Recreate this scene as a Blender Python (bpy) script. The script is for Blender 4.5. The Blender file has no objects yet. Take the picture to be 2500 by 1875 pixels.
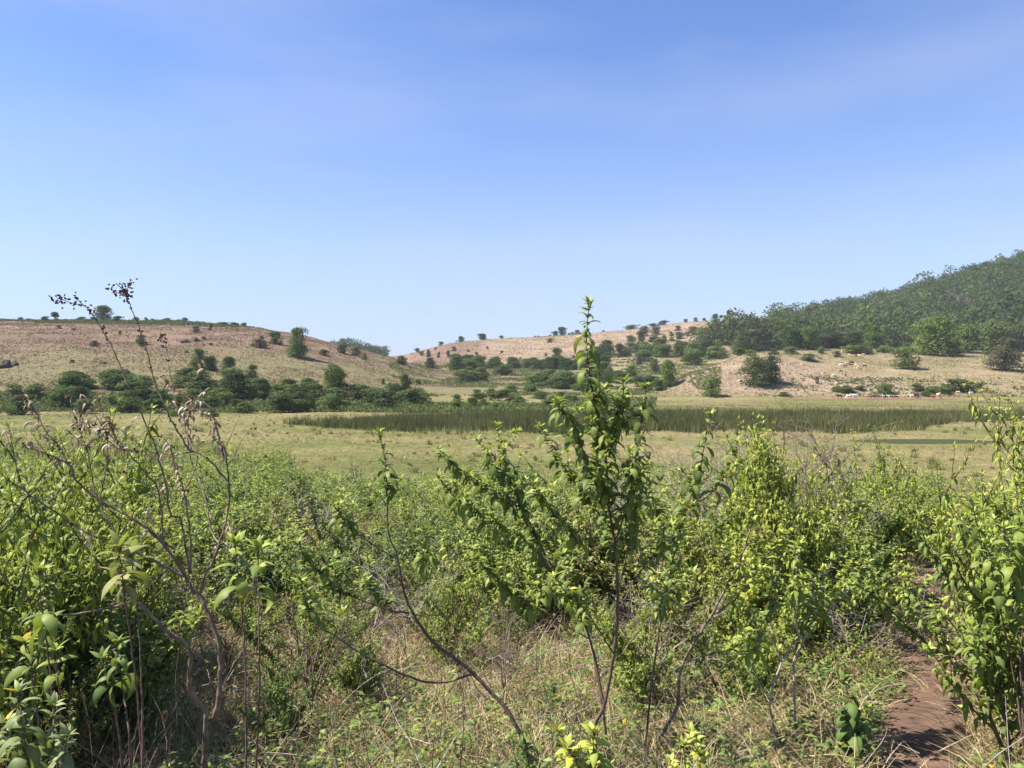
import bpy, math, random
import numpy as np
from mathutils import Vector
R = math.radians
# ------------------------------------------------------------------ camera, world, sun, exposure
sc = bpy.context.scene
HY = 920.0; F = 1850.0; CXP = 1250.0          # eye level row, focal length and centre column of the 2500 px wide photograph
cam_d = bpy.data.cameras.new("camera"); cam = bpy.data.objects.new("camera", cam_d)
sc.collection.objects.link(cam); sc.camera = cam
cam_d.sensor_width = 36.0; cam_d.lens = 36.0 * F / 2500.0
cam_d.shift_y = -(937.5 - HY) / 2500.0
cam_d.clip_start = 0.05; cam_d.clip_end = 6000
cam.location = (0, 0, 0); cam.rotation_euler = (R(90), 0, 0)

SUN_EL = 52.0; SUN_AZ = -92.0                 # azimuth measured from +Y (view direction) towards +X
sdir = Vector((math.sin(R(SUN_AZ)) * math.cos(R(SUN_EL)), math.cos(R(SUN_AZ)) * math.cos(R(SUN_EL)), math.sin(R(SUN_EL))))
sd = bpy.data.lights.new("sun", 'SUN'); so = bpy.data.objects.new("sun", sd); sc.collection.objects.link(so)
sd.energy = 5.0; sd.angle = R(0.6); sd.color = (1.0, 0.95, 0.87)
so.rotation_euler = (-sdir).to_track_quat('-Z', 'Y').to_euler()

w = bpy.data.worlds.new("World"); sc.world = w; w.use_nodes = True
nt = w.node_tree; nt.nodes.clear()
def N(t, **k):
    n = nt.nodes.new(t)
    for a, b in k.items(): setattr(n, a, b)
    return n
def Lk(a, b): nt.links.new(a, b)
out = N('ShaderNodeOutputWorld'); bg = N('ShaderNodeBackground')
sky = N('ShaderNodeTexSky', sky_type='NISHITA'); sky.sun_disc = False
sky.sun_elevation = R(SUN_EL); sky.sun_rotation = R(SUN_AZ)
sky.air_density = 1.3; sky.dust_density = 1.0; sky.ozone_density = 3.0; sky.altitude = 1500
bg.inputs['Strength'].default_value = 0.069
tc = N('ShaderNodeTexCoord'); mp = N('ShaderNodeMapping'); mp.inputs['Scale'].default_value = (1.2, 1.2, 5.0)
mp.inputs['Rotation'].default_value = (0.0, R(-24), 0.0)
nz = N('ShaderNodeTexNoise'); nz.inputs['Scale'].default_value = 1.6; nz.inputs['Detail'].default_value = 5; nz.inputs['Roughness'].default_value = 0.5
cr = N('ShaderNodeValToRGB'); cr.color_ramp.elements[0].position = 0.46; cr.color_ramp.elements[1].position = 0.8
sx = N('ShaderNodeSeparateXYZ')
# brighter, hazier air low over the horizon (aerosol) and a very thin veil of cirrus
mr = N('ShaderNodeMapRange'); mr.inputs['From Min'].default_value = 0.0; mr.inputs['From Max'].default_value = 0.42
mr.inputs['To Min'].default_value = 1.0; mr.inputs['To Max'].default_value = 0.0
pw = N('ShaderNodeMath', operation='POWER'); pw.inputs[1].default_value = 1.7
hz = N('ShaderNodeMix', data_type='RGBA'); hz.inputs[7].default_value = (3.55, 4.15, 5.4, 1)
ms = N('ShaderNodeMath', operation='MULTIPLY'); ms.inputs[1].default_value = 0.9
tint = N('ShaderNodeMix', data_type='RGBA', blend_type='MULTIPLY'); tint.inputs[0].default_value = 1.0
tint.inputs[7].default_value = (0.68, 0.83, 1.17, 1)
ci = N('ShaderNodeMix', data_type='RGBA'); ci.inputs[7].default_value = (3.4, 3.9, 5.2, 1)
cm = N('ShaderNodeMath', operation='MULTIPLY'); cm.inputs[1].default_value = 0.45
Lk(tc.outputs['Generated'], mp.inputs[0]); Lk(mp.outputs[0], nz.inputs['Vector']); Lk(nz.outputs['Fac'], cr.inputs[0])
Lk(tc.outputs['Generated'], sx.inputs[0]); Lk(sx.outputs['Z'], mr.inputs[0]); Lk(mr.outputs[0], pw.inputs[0]); Lk(pw.outputs[0], ms.inputs[0])
Lk(sky.outputs[0], tint.inputs[6]); Lk(tint.outputs[2], hz.inputs[6]); Lk(ms.outputs[0], hz.inputs[0])
Lk(cr.outputs[0], cm.inputs[0]); Lk(cm.outputs[0], ci.inputs[0]); Lk(hz.outputs[2], ci.inputs[6])
Lk(ci.outputs[2], bg.inputs['Color']); Lk(bg.outputs[0], out.inputs[0])

sc.view_settings.view_transform = 'Standard'; sc.view_settings.look = 'None'
sc.view_settings.exposure = 1.3; sc.view_settings.gamma = 1.0
sc.render.engine = 'CYCLES'
sc.cycles.max_bounces = 6; sc.cycles.transmission_bounces = 4; sc.cycles.transparent_max_bounces = 4; sc.cycles.volume_bounces = 1

# ------------------------------------------------------------------ helpers
def setp(o, label=None, cat=None, group=None, kind=None):
    if label: o['label'] = label
    if cat: o['category'] = cat
    if group: o['group'] = group
    if kind: o['kind'] = kind
    return o
def mesh_np(name, V, polys, mat=None, attrs=None, smooth=False):
    """V (n,3); polys list of int arrays (m,k)"""
    me = bpy.data.meshes.new(name)
    V = np.ascontiguousarray(V, dtype=np.float32)
    me.vertices.add(len(V)); me.vertices.foreach_set('co', V.ravel())
    polys = [np.asarray(p, dtype=np.int32) for p in polys if len(p)]
    loops = np.concatenate([p.ravel() for p in polys]) if polys else np.zeros(0, np.int32)
    sizes = np.concatenate([np.full(len(p), p.shape[1], np.int32) for p in polys])
    starts = np.concatenate([[0], np.cumsum(sizes)[:-1]]).astype(np.int32)
    me.loops.add(len(loops)); me.loops.foreach_set('vertex_index', loops)
    me.polygons.add(len(sizes)); me.polygons.foreach_set('loop_start', starts)
    try: me.polygons.foreach_set('loop_total', sizes)
    except Exception: pass
    if smooth: me.polygons.foreach_set('use_smooth', np.ones(len(sizes), bool))
    if attrs:
        for k, a in attrs.items():
            at = me.attributes.new(k, 'FLOAT', 'POINT'); at.data.foreach_set('value', np.ascontiguousarray(a, dtype=np.float32))
    me.update(calc_edges=True)
    if mat: me.materials.append(mat)
    return me
def link(name, me, parent=None):
    o = bpy.data.objects.new(name, me); sc.collection.objects.link(o)
    if parent: o.parent = parent
    return o
class Geo:
    """collects arrays with a running vertex offset"""
    def __init__(s): s.V = []; s.P = []; s.A = {}; s.n = 0
    def add(s, V, P, **attrs):
        V = np.asarray(V, float).reshape(-1, 3)
        for p in P:
            if len(p): s.P.append(np.asarray(p) + s.n)
        for k, a in attrs.items(): s.A.setdefault(k, []).append(np.broadcast_to(np.asarray(a, float), (len(V),)) if np.ndim(a) == 0 else np.asarray(a, float))
        s.V.append(V); s.n += len(V)
    def mesh(s, name, mat, smooth=False):
        byk = {}
        for p in s.P: byk.setdefault(p.shape[1], []).append(p)
        return mesh_np(name, np.concatenate(s.V), [np.concatenate(v) for v in byk.values()], mat,
                       {k: np.concatenate(v) for k, v in s.A.items()}, smooth)
def vnoise(x, y, seed=0):
    x = np.asarray(x, float); y = np.asarray(y, float)
    xi = np.floor(x).astype(np.int64); yi = np.floor(y).astype(np.int64)
    xf = x - xi; yf = y - yi
    u = xf * xf * (3 - 2 * xf); v = yf * yf * (3 - 2 * yf)
    def h(a, b):
        n = (a * 374761393 + b * 668265263 + seed * 974634777) & 0x7fffffff
        n = ((n ^ (n >> 13)) * 1274126177) & 0x7fffffff
        return ((n ^ (n >> 16)) & 0xffff) / 65535.0
    return (h(xi, yi) * (1 - u) + h(xi + 1, yi) * u) * (1 - v) + (h(xi, yi + 1) * (1 - u) + h(xi + 1, yi + 1) * u) * v
def fbm(x, y, seed=0, o=4):
    s = 0; a = 0.5; f = 1.0
    for i in range(o): s = s + a * (vnoise(x * f, y * f, seed + i) - 0.5) * 2; a *= 0.5; f *= 2.03
    return s
def sstep(a, b, x):
    t = np.clip((np.asarray(x, float) - a) / (b - a), 0, 1); return t * t * (3 - 2 * t)
# ------------------------------------------------------------------ terrain
DEP = np.array([45, 100, 135, 160, 200, 220, 240, 290, 340, 400, 480, 560, 650, 750, 900, 1100], float)
COL = [-900, 0, 250, 500, 750, 850, 950, 1100, 1300, 1500, 1640, 1700, 1850, 2050, 2300, 2500, 2900, 3700]
P6 = -6.0
ZT = np.array([
 [P6, P6, -5.9, -4.5, 1.5, 5.5, 9, 18, 25, 31, 30, 24, 20, 20, 20, 20],
 [P6, P6, -5.9, -4.2, 2.5, 6, 10, 18.5, 25, 29.5, 28, 24, 20, 20, 20, 20],
 [P6, P6, -5.9, -4.4, 1.8, 5, 8.5, 17, 24.0, 28.5, 27, 22, 20, 20, 20, 20],
 [P6, P6, -5.9, -4.8, 1.0, 4.4, 7.8, 15.5, 22.0, 27.0, 25, 20, 18, 18, 18, 18],
 [P6, P6, -5.95, -5.3, -2, 0.8, 4.0, 11.5, 17.5, 20.5, 17, 14, 14, 16, 14, 14],
 [P6, P6, -5.95, -5.7, -3.6, -1.4, 1.5, 8.0, 13.2, 14.6, 12, 12, 17, 26, 18, 15],
 [P6, P6, -5.95, -5.8, -4.9, -3.4, -1.2, 4.2, 8.3, 8.6, 7, 10, 17.0, 15, 14, 14],
 [P6, P6, -6, -5.9, -5.2, -4.5, -3.4, -1.2, 1.0, 4.0, 11.5, 20.5, 28.5, 27, 25, 25],
 [P6, P6, -6, -6.0, -5.7, -5.2, -4.2, -2.0, 0.8, 5.5, 14, 24, 34, 36, 30, 30],
 [P6, P6, -6, -6.0, -5.8, -5.2, -4.0, -1.0, 3.0, 9, 19, 29, 39.5, 38, 34, 30],
 [P6, P6, -6, -6.0, -5.9, -4.2, -1.5, -0.6, 3.0, 10, 20, 31.5, 44.5, 44, 40, 36],
 [P6, P6, -6, -6.0, -5.8, -2.2, 2.0, 0.8, 3.5, 11, 22, 34.5, 46.5, 46, 42, 40],
 [P6, P6, -6, -6.0, -5.8, -1.2, 3.2, 9.0, 9.0, 13, 27, 40, 49, 52, 48, 44],
 [P6, P6, -6, -6.0, -5.8, -2.4, 1.0, 8.6, 13.3, 14, 25, 37, 54, 62, 60, 56],
 [P6, P6, -6, -6.0, -5.8, -3.0, 0.0, 6.8, 11.6, 13.2, 33, 55, 75, 80, 80, 76],
 [P6, P6, -6, -6.0, -5.8, -3.0, 0.0, 6.4, 11.0, 15, 43, 72, 96, 105, 104, 98],
 [P6, P6, -6, -6.0, -5.6, -2.6, 1.0, 7.0, 13.0, 28, 66, 100, 130, 142, 140, 130],
 [P6, P6, -6, -5.9, -5.0, -1.0, 3.0, 10.0, 20.0, 45, 90, 130, 160, 175, 170, 160]])
CU = (np.array(COL, float) - CXP) / F
def hermite(xk, yk, x):
    """yk (..., n) along last axis; x array -> (..., len(x)); monotone-limited tangents"""
    h = np.diff(xk); d = np.diff(yk, axis=-1) / h
    m = np.zeros_like(yk)
    m[..., 1:-1] = (d[..., :-1] * h[1:] + d[..., 1:] * h[:-1]) / (h[1:] + h[:-1])
    s = np.sign(d[..., :-1]) * np.sign(d[..., 1:])
    lim = 2.5 * np.minimum(np.abs(d[..., :-1]), np.abs(d[..., 1:]))
    m[..., 1:-1] = np.where(s > 0, np.sign(m[..., 1:-1]) * np.minimum(np.abs(m[..., 1:-1]), lim), 0)
    m[..., 0] = d[..., 0]; m[..., -1] = d[..., -1]
    i = np.clip(np.searchsorted(xk, x) - 1, 0, len(xk) - 2); t = np.clip((x - xk[i]) / h[i], 0, 1); H = h[i]
    return (yk[..., i] * (2*t**3 - 3*t**2 + 1) + yk[..., i+1] * (-2*t**3 + 3*t**2) + m[..., i] * H * (t**3 - 2*t**2 + t) + m[..., i+1] * H * (t**3 - t**2))
LY = np.linspace(45, 1100, 1056); LU = np.linspace(CU[0], CU[-1], 701)
_t = hermite(DEP, ZT, LY)                      # cols x LY
TAB = hermite(CU, _t.T, LU)                    # LY x LU
def macro(u, Y):
    fu = np.clip((u - LU[0]) / (LU[1] - LU[0]), 0, len(LU) - 1.001); fy = np.clip((Y - LY[0]) / (LY[1] - LY[0]), 0, len(LY) - 1.001)
    a = fu.astype(int); b = fy.astype(int); p = fu - a; q = fy - b
    return TAB[b, a]*(1-p)*(1-q) + TAB[b, a+1]*p*(1-q) + TAB[b+1, a]*(1-p)*q + TAB[b+1, a+1]*p*q
def Hgt(x, y):
    x = np.asarray(x, float); y = np.asarray(y, float)
    Y = np.maximum(y, 0.5); u = x / np.maximum(Y, 6)
    near = -1.65 - 0.11 * np.clip(y, -30, 1e9)
    k = 0.35
    zn = np.logaddexp(near / k, P6 / k) * k    # smooth max of slope and plain
    far = macro(u, Y)
    z = np.where(Y < 45, zn, np.where(Y < 60, zn + (far - zn) * sstep(45, 60, Y), far))
    hill = sstep(0.3, 8, z + 6) * sstep(110, 180, Y)
    z = z + 0.05 * fbm(x * 1.3, y * 1.3, 11, 3) * sstep(0, 6, np.abs(y)) * (1 - sstep(40, 60, Y)) + 0.02 * fbm(x * 5, y * 5, 5, 2) * (1 - sstep(15, 25, Y))
    z = z + hill * (1.3 * fbm(x / 34, y / 34, 3, 5))
    z = z + 0.10 * fbm(x / 6, y / 6, 8, 3) * sstep(50, 70, Y)
    # pond bed and the small stream cut at the foot of the knoll
    pd = np.exp(-(((x - 39) / 7.3) ** 2 + ((y - 72) / 3.3) ** 2) ** 2)
    z = z - 0.45 * pd
    return z
def H1(x, y): return float(Hgt(np.array([x]), np.array([y]))[0])
def pt(px, py, Y): return Vector(((px - CXP) / F * Y, Y, (HY - py) / F * Y))
_Ym = np.concatenate([np.linspace(2.5, 60, 600), np.linspace(60.5, 1000, 1900)])
def hit(px, py):
    """first ground point seen at that picture position"""
    x = (px - CXP) / F * _Ym; z = Hgt(x, _Ym); s = (HY - z / _Ym * F)
    idx = np.where(s <= py)[0]
    if len(idx) == 0: return None
    i = idx[0]; return Vector((x[i], _Ym[i], z[i]))
def crest(px, ymax=1000, ymin=60):
    """highest ground point against the sky in that column"""
    m = (_Ym > ymin) & (_Ym < ymax); Y = _Ym[m]; x = (px - CXP) / F * Y; z = Hgt(x, Y); i = int(np.argmax(z / Y)); return Vector((x[i], Y[i], z[i]))

# ------------------------------------------------------------------ materials
def new_mat(name):
    m = bpy.data.materials.new(name); m.use_nodes = True; m.node_tree.nodes.clear(); return m
class G:
    def __init__(s, m): s.t = m.node_tree
    def n(s, t, **k):
        x = s.t.nodes.new(t)
        for a, b in k.items(): setattr(x, a, b)
        return x
    def l(s, a, b): s.t.links.new(a, b)
    def noise(s, vec, scale, detail=4, rough=0.55):
        x = s.n('ShaderNodeTexNoise'); x.inputs['Scale'].default_value = scale; x.inputs['Detail'].default_value = detail; x.inputs['Roughness'].default_value = rough
        if vec is not None: s.l(vec, x.inputs['Vector'])
        return x.outputs['Fac']
    def ramp(s, fac, stops):
        x = s.n('ShaderNodeValToRGB'); e = x.color_ramp.elements
        while len(e) < len(stops): e.new(0.5)
        for i, (p, c) in enumerate(stops): e[i].position = p; e[i].color = (*c, 1) if len(c) == 3 else c
        s.l(fac, x.inputs[0]); return x.outputs[0]
    def mix(s, f, a, b, bt='MIX'):
        x = s.n('ShaderNodeMix', data_type='RGBA', blend_type=bt)
        for i, v in ((0, f), (6, a), (7, b)):
            if hasattr(v, 'is_output'): s.l(v, x.inputs[i])
            else: x.inputs[i].default_value = v if i == 0 else (*v, 1)
        return x.outputs[2]
    def m(s, op, a, b=None):
        x = s.n('ShaderNodeMath', operation=op)
        for i, v in ((0, a), (1, b)):
            if v is None: continue
            if hasattr(v, 'is_output'): s.l(v, x.inputs[i])
            else: x.inputs[i].default_value = v
        return x.outputs[0]
    def attr(s, name): x = s.n('ShaderNodeAttribute', attribute_name=name); return x.outputs['Fac']
def leaf_mat(name, cols, young, trans=0.28, tcol=(0.34, 0.42, 0.04), rough=0.5, vein=True, spot=None):
    m = new_mat(name); g = G(m)
    o = g.n('ShaderNodeOutputMaterial'); p = g.n('ShaderNodeBsdfPrincipled'); tr = g.n('ShaderNodeBsdfTranslucent'); mx = g.n('ShaderNodeMixShader')
    oi = g.n('ShaderNodeObjectInfo')
    r = g.attr('rnd')
    f = g.m('ADD', g.m('MULTIPLY', r, 0.75), g.m('MULTIPLY', oi.outputs['Random'], 0.25))
    c = g.ramp(f, [(i / (len(cols) - 1) if len(cols) > 1 else 0, cc) for i, cc in enumerate(cols)])
    if young is not None:
        c = g.mix(g.attr('young'), c, young)
        c = g.mix(g.m('GREATER_THAN', r, 0.975), c, (0.5, 0.36, 0.035))
    tcx = g.n('ShaderNodeTexCoord')
    nf = g.noise(tcx.outputs['Object'], 35, 2)
    c = g.mix(g.m('MULTIPLY', nf, 0.5), c, (1.35, 1.25, 1.1), 'MULTIPLY')
    if vein: c = g.mix(g.m('MULTIPLY', g.attr('mid'), 0.22), c, (0.42, 0.48, 0.2))
    p.inputs['Roughness'].default_value = rough; p.inputs['Specular IOR Level'].default_value = 0.2
    g.l(c, p.inputs['Base Color']); t2 = g.mix(0.55, c, tcol); g.l(t2, tr.inputs['Color'])
    mx.inputs[0].default_value = trans; g.l(p.outputs[0], mx.inputs[1]); g.l(tr.outputs[0], mx.inputs[2]); g.l(mx.outputs[0], o.inputs[0])
    return m
def simple_mat(name, c1, c2, scale=8, rough=0.85, coord='Object', bump=0.0, detail=5, spec=0.3, use_rnd=False):
    m = new_mat(name); g = G(m)
    o = g.n('ShaderNodeOutputMaterial'); p = g.n('ShaderNodeBsdfPrincipled'); tcx = g.n('ShaderNodeTexCoord')
    nf = g.noise(tcx.outputs[coord], scale, detail)
    f = g.ramp(nf, [(0.3, (0, 0, 0)), (0.7, (1, 1, 1))])
    if use_rnd: f = g.mix(0.65, f, g.attr('rnd'))
    c = g.mix(f, c1, c2)
    g.l(c, p.inputs['Base Color']); p.inputs['Roughness'].default_value = rough; p.inputs['Specular IOR Level'].default_value = spec
    if bump:
        b = g.n('ShaderNodeBump'); b.inputs['Strength'].default_value = bump; b.inputs['Distance'].default_value = 0.01
        g.l(nf, b.inputs['Height']); g.l(b.outputs[0], p.inputs['Normal'])
    g.l(p.outputs[0], o.inputs[0]); return m
def crown_mat(name, dark, mid, light):
    m = new_mat(name); g = G(m)
    o = g.n('ShaderNodeOutputMaterial'); p = g.n('ShaderNodeBsdfPrincipled'); tr = g.n('ShaderNodeBsdfTranslucent'); mx = g.n('ShaderNodeMixShader')
    oi = g.n('ShaderNodeObjectInfo'); f = g.m('ADD', g.m('MULTIPLY', g.attr('rnd'), 0.6), g.m('MULTIPLY', oi.outputs['Random'], 0.4))
    c = g.ramp(f, [(0.1, dark), (0.5, mid), (0.95, light)])
    g.l(c, p.inputs['Base Color']); p.inputs['Roughness'].default_value = 0.8; p.inputs['Specular IOR Level'].default_value = 0.08
    g.l(g.mix(0.3, c, (0.12, 0.16, 0.03)), tr.inputs['Color']); mx.inputs[0].default_value = 0.22
    g.l(p.outputs[0], mx.inputs[1]); g.l(tr.outputs[0], mx.inputs[2]); g.l(mx.outputs[0], o.inputs[0]); return m
M = {}
M['leaf'] = leaf_mat('leaf_green', [(0.03, 0.058, 0.009), (0.08, 0.12, 0.017), (0.17, 0.22, 0.03), (0.3, 0.33, 0.055)], (0.3, 0.36, 0.07))
M['leaf_lime'] = leaf_mat('leaf_lime', [(0.055, 0.09, 0.011), (0.15, 0.2, 0.022), (0.29, 0.33, 0.04), (0.46, 0.42, 0.045)], (0.4, 0.43, 0.08))
M['leaf_yellow'] = leaf_mat('leaf_yellow', [(0.55, 0.36, 0.04), (0.6, 0.48, 0.07)], None)
M['leaf_deep'] = leaf_mat('leaf_deep', [(0.025, 0.06, 0.013), (0.05, 0.1, 0.02), (0.09, 0.15, 0.028)], (0.17, 0.24, 0.05))
M['leaf_olive'] = leaf_mat('leaf_olive', [(0.06, 0.075, 0.02), (0.12, 0.125, 0.035), (0.19, 0.175, 0.06), (0.29, 0.24, 0.1)], (0.26, 0.28, 0.08))
M['leaf_grey'] = leaf_mat('leaf_grey', [(0.06, 0.085, 0.032), (0.11, 0.145, 0.055), (0.17, 0.205, 0.08)], (0.25, 0.29, 0.13))
M['leaf_dry'] = leaf_mat('leaf_dry', [(0.13, 0.085, 0.06), (0.3, 0.23, 0.17), (0.55, 0.47, 0.38)], None, trans=0.15, tcol=(0.4, 0.25, 0.12), rough=0.8)
M['straw'] = leaf_mat('straw', [(0.13, 0.095, 0.05), (0.28, 0.22, 0.115), (0.46, 0.375, 0.215), (0.64, 0.54, 0.34)], None, trans=0.12, tcol=(0.5, 0.4, 0.2), rough=0.7, vein=False)
M['herb'] = leaf_mat('herb', [(0.05, 0.09, 0.02), (0.11, 0.16, 0.035), (0.2, 0.24, 0.06), (0.32, 0.3, 0.11)], None, trans=0.3)
M['stem'] = simple_mat('stem_bark', (0.075, 0.045, 0.035), (0.17, 0.115, 0.085), 40, 0.8, bump=0.5)
M['stem_green'] = simple_mat('stem_green', (0.06, 0.055, 0.03), (0.14, 0.12, 0.055), 30, 0.7)
M['stem_grey'] = simple_mat('stem_grey', (0.2, 0.16, 0.13), (0.42, 0.36, 0.31), 30, 0.85)
M['stem_dry'] = simple_mat('stem_dry', (0.09, 0.06, 0.042), (0.25, 0.185, 0.135), 25, 0.85, bump=0.5)
M['seed'] = simple_mat('seed_capsule', (0.035, 0.018, 0.013), (0.13, 0.065, 0.045), 60, 0.9)
M['bud'] = simple_mat('bud', (0.06, 0.07, 0.03), (0.16, 0.17, 0.07), 60, 0.8)
M['flower'] = simple_mat('pale_flower', (0.5, 0.45, 0.32), (0.75, 0.72, 0.6), 60, 0.8)
M['trunk'] = simple_mat('trunk', (0.07, 0.05, 0.035), (0.2, 0.15, 0.11), 3, 0.9)
M['dark'] = crown_mat('crown_dark', (0.02, 0.036, 0.012), (0.046, 0.072, 0.023), (0.09, 0.12, 0.036))
M['green'] = crown_mat('crown_green', (0.036, 0.06, 0.016), (0.08, 0.118, 0.03), (0.15, 0.19, 0.05))
M['olive'] = crown_mat('crown_olive', (0.045, 0.065, 0.022), (0.085, 0.115, 0.038), (0.15, 0.18, 0.068))
M['bright'] = crown_mat('crown_bright', (0.06, 0.095, 0.02), (0.115, 0.165, 0.034), (0.19, 0.24, 0.055))
M['brown'] = crown_mat('crown_brown', (0.045, 0.045, 0.025), (0.085, 0.08, 0.045), (0.14, 0.13, 0.075))
M['greybush'] = crown_mat('crown_grey', (0.07, 0.07, 0.05), (0.12, 0.12, 0.085), (0.2, 0.19, 0.14))
M['reed'] = crown_mat('reed', (0.06, 0.066, 0.026), (0.12, 0.125, 0.05), (0.23, 0.215, 0.095))

def ground_mat():
    m = new_mat('ground'); g = G(m)
    o = g.n('ShaderNodeOutputMaterial'); p = g.n('ShaderNodeBsdfPrincipled'); geo = g.n('ShaderNodeNewGeometry')
    pos = geo.outputs['Position']; sp = g.n('ShaderNodeSeparateXYZ'); g.l(pos, sp.inputs[0])
    def mapr(v, a, b):
        x = g.n('ShaderNodeMapRange', interpolation_type='SMOOTHSTEP'); x.inputs['From Min'].default_value = a; x.inputs['From Max'].default_value = b; g.l(v, x.inputs[0]); return x.outputs[0]
    # near soil and straw litter
    n1 = g.noise(pos, 9, 6, 0.65); n2 = g.noise(pos, 1.1, 3)
    wood_ = g.attr('wood')
    near = g.mix(g.ramp(n1, [(0.35, (0, 0, 0)), (0.65, (1, 1, 1))]), (0.075, 0.052, 0.03), (0.2, 0.145, 0.08))
    near = g.mix(g.ramp(n2, [(0.45, (0, 0, 0)), (0.62, (1, 1, 1))]), near, (0.10, 0.10, 0.04))
    # plain: olive short grass with tan and straw patches
    pm = g.n('ShaderNodeMapping'); pm.inputs['Scale'].default_value = (0.35, 1.0, 1.0); g.l(pos, pm.inputs[0])
    n3 = g.noise(pm.outputs[0], 0.11, 6, 0.6); n4 = g.noise(pos, 0.9, 5, 0.7)
    plain = g.ramp(n3, [(0.28, (0.105, 0.115, 0.035)), (0.45, (0.165, 0.16, 0.055)), (0.58, (0.225, 0.185, 0.085)), (0.75, (0.31, 0.225, 0.125))])
    plain = g.mix(g.ramp(n4, [(0.4, (0, 0, 0)), (0.7, (1, 1, 1))]), plain, (0.72, 0.74, 0.68), 'MULTIPLY')
    # hills: pinkish brown dry grass, olive low down, tan patches
    n5 = g.noise(pos, 0.022, 5, 0.55); n6 = g.noise(pos, 0.35, 6, 0.7); n7 = g.noise(pos, 0.07, 5, 0.6)
    hill = g.ramp(n5, [(0.3, (0.14, 0.096, 0.062)), (0.5, (0.185, 0.122, 0.082)), (0.7, (0.225, 0.15, 0.102))])
    hz = g.m('ADD', g.m('ADD', sp.outputs['Z'], g.m('MULTIPLY', g.m('ADD', n7, -0.5), 26)), g.m('MULTIPLY', g.m('ADD', n5, -0.5), 20))
    hill = g.mix(mapr(hz, 13, 2), hill, (0.18, 0.155, 0.075))
    hill = g.mix(g.ramp(n7, [(0.58, (0, 0, 0)), (0.68, (1, 1, 1))]), hill, (0.155, 0.135, 0.065))
    hill = g.mix(g.ramp(n6, [(0.38, (0, 0, 0)), (0.68, (1, 1, 1))]), hill, (0.66, 0.66, 0.66), 'MULTIPLY')
    # brighter straw-coloured, stony ground on the knoll's left shoulder and in the middle valley (x > 0)
    right = mapr(sp.outputs['X'], 20, 70)
    far = mapr(sp.outputs['Y'], 380, 450)
    tan = g.mix(g.ramp(n7, [(0.4, (0, 0, 0)), (0.6, (1, 1, 1))]), (0.22, 0.185, 0.095), (0.28, 0.215, 0.13))
    tan = g.mix(g.ramp(n6, [(0.4, (0, 0, 0)), (0.68, (1, 1, 1))]), tan, (0.72, 0.72, 0.66), 'MULTIPLY')
    # pink bare shoulder left part of knoll: ellipse around (70, 225)
    vs = g.n('ShaderNodeVectorMath', operation='SUBTRACT'); g.l(pos, vs.inputs[0]); vs.inputs[1].default_value = (76, 225, 0)
    vm = g.n('ShaderNodeVectorMath', operation='MULTIPLY'); g.l(vs.outputs[0], vm.inputs[0]); vm.inputs[1].default_value = (1 / 42, 1 / 45, 0)
    vl = g.n('ShaderNodeVectorMath', operation='LENGTH'); g.l(vm.outputs[0], vl.inputs[0])
    shoulder = mapr(g.m('ADD', vl.outputs['Value'], g.m('MULTIPLY', g.m('ADD', n7, -0.5), 0.9)), 1.05, 0.75)
    pink = g.mix(g.ramp(n6, [(0.3, (0, 0, 0)), (0.7, (1, 1, 1))]), (0.33, 0.24, 0.165), (0.215, 0.16, 0.105))
    tan = g.mix(shoulder, tan, pink)
    kn = g.m('MULTIPLY', right, g.m('SUBTRACT', 1.0, far))
    hill = g.mix(kn, hill, tan)
    # middle valley ground: green-olive with tan
    fl = g.m('MULTIPLY', far, mapr(sp.outputs['X'], -40, 0))
    pk2 = g.mix(g.ramp(n6, [(0.35, (0, 0, 0)), (0.7, (1, 1, 1))]), (0.29, 0.205, 0.14), (0.205, 0.148, 0.10))
    hill = g.mix(fl, hill, g.mix(g.ramp(n7, [(0.5, (0, 0, 0)), (0.64, (1, 1, 1))]), pk2, (0.155, 0.135, 0.06)))
    ishill = mapr(g.m('ADD', sp.outputs['Z'], g.m('MULTIPLY', n7, 1.5)), -5.2, -3.2)
    hy = mapr(sp.outputs['Y'], 110, 140)
    c = g.mix(g.m('MULTIPLY', ishill, hy), plain, hill)
    c = g.mix(mapr(g.m('ADD', sp.outputs['Y'], g.m('MULTIPLY', g.m('ADD', n2, -0.5), 16)), 46, 30), c, near)
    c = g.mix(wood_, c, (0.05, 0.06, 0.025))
    g.l(c, p.inputs['Base Color']); p.inputs['Roughness'].default_value = 0.95; p.inputs['Specular IOR Level'].default_value = 0.1
    b = g.n('ShaderNodeBump'); b.inputs['Strength'].default_value = 0.9; b.inputs['Distance'].default_value = 0.6
    g.l(g.noise(pos, 0.8, 6, 0.7), b.inputs['Height'])
    b2 = g.n('ShaderNodeBump'); b2.inputs['Strength'].default_value = 0.8; b2.inputs['Distance'].default_value = 0.04
    g.l(n1, b2.inputs['Height']); g.l(b.outputs[0], b2.inputs['Normal'])
    mxn = g.n('ShaderNodeMix', data_type='VECTOR'); g.l(mapr(sp.outputs['Y'], 60, 120), mxn.inputs[0]); g.l(b2.outputs[0], mxn.inputs[4]); g.l(b.outputs[0], mxn.inputs[5])
    g.l(mxn.outputs[1], p.inputs['Normal'])
    g.l(p.outputs[0], o.inputs[0]); return m
M['ground'] = ground_mat()

# ------------------------------------------------------------------ ground sheet
ys = np.concatenate([np.geomspace(2.0, 45, 330), np.geomspace(45, 1100, 420)[1:]])
us = np.linspace(CU[0], CU[-1], 560)
U, Yg = np.meshgrid(us, ys); Xg = U * np.maximum(Yg, 6)
Zg = Hgt(Xg, Yg)
V = np.stack([Xg, Yg, Zg], -1).reshape(-1, 3)
nu = len(us); nyy = len(ys)
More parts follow.
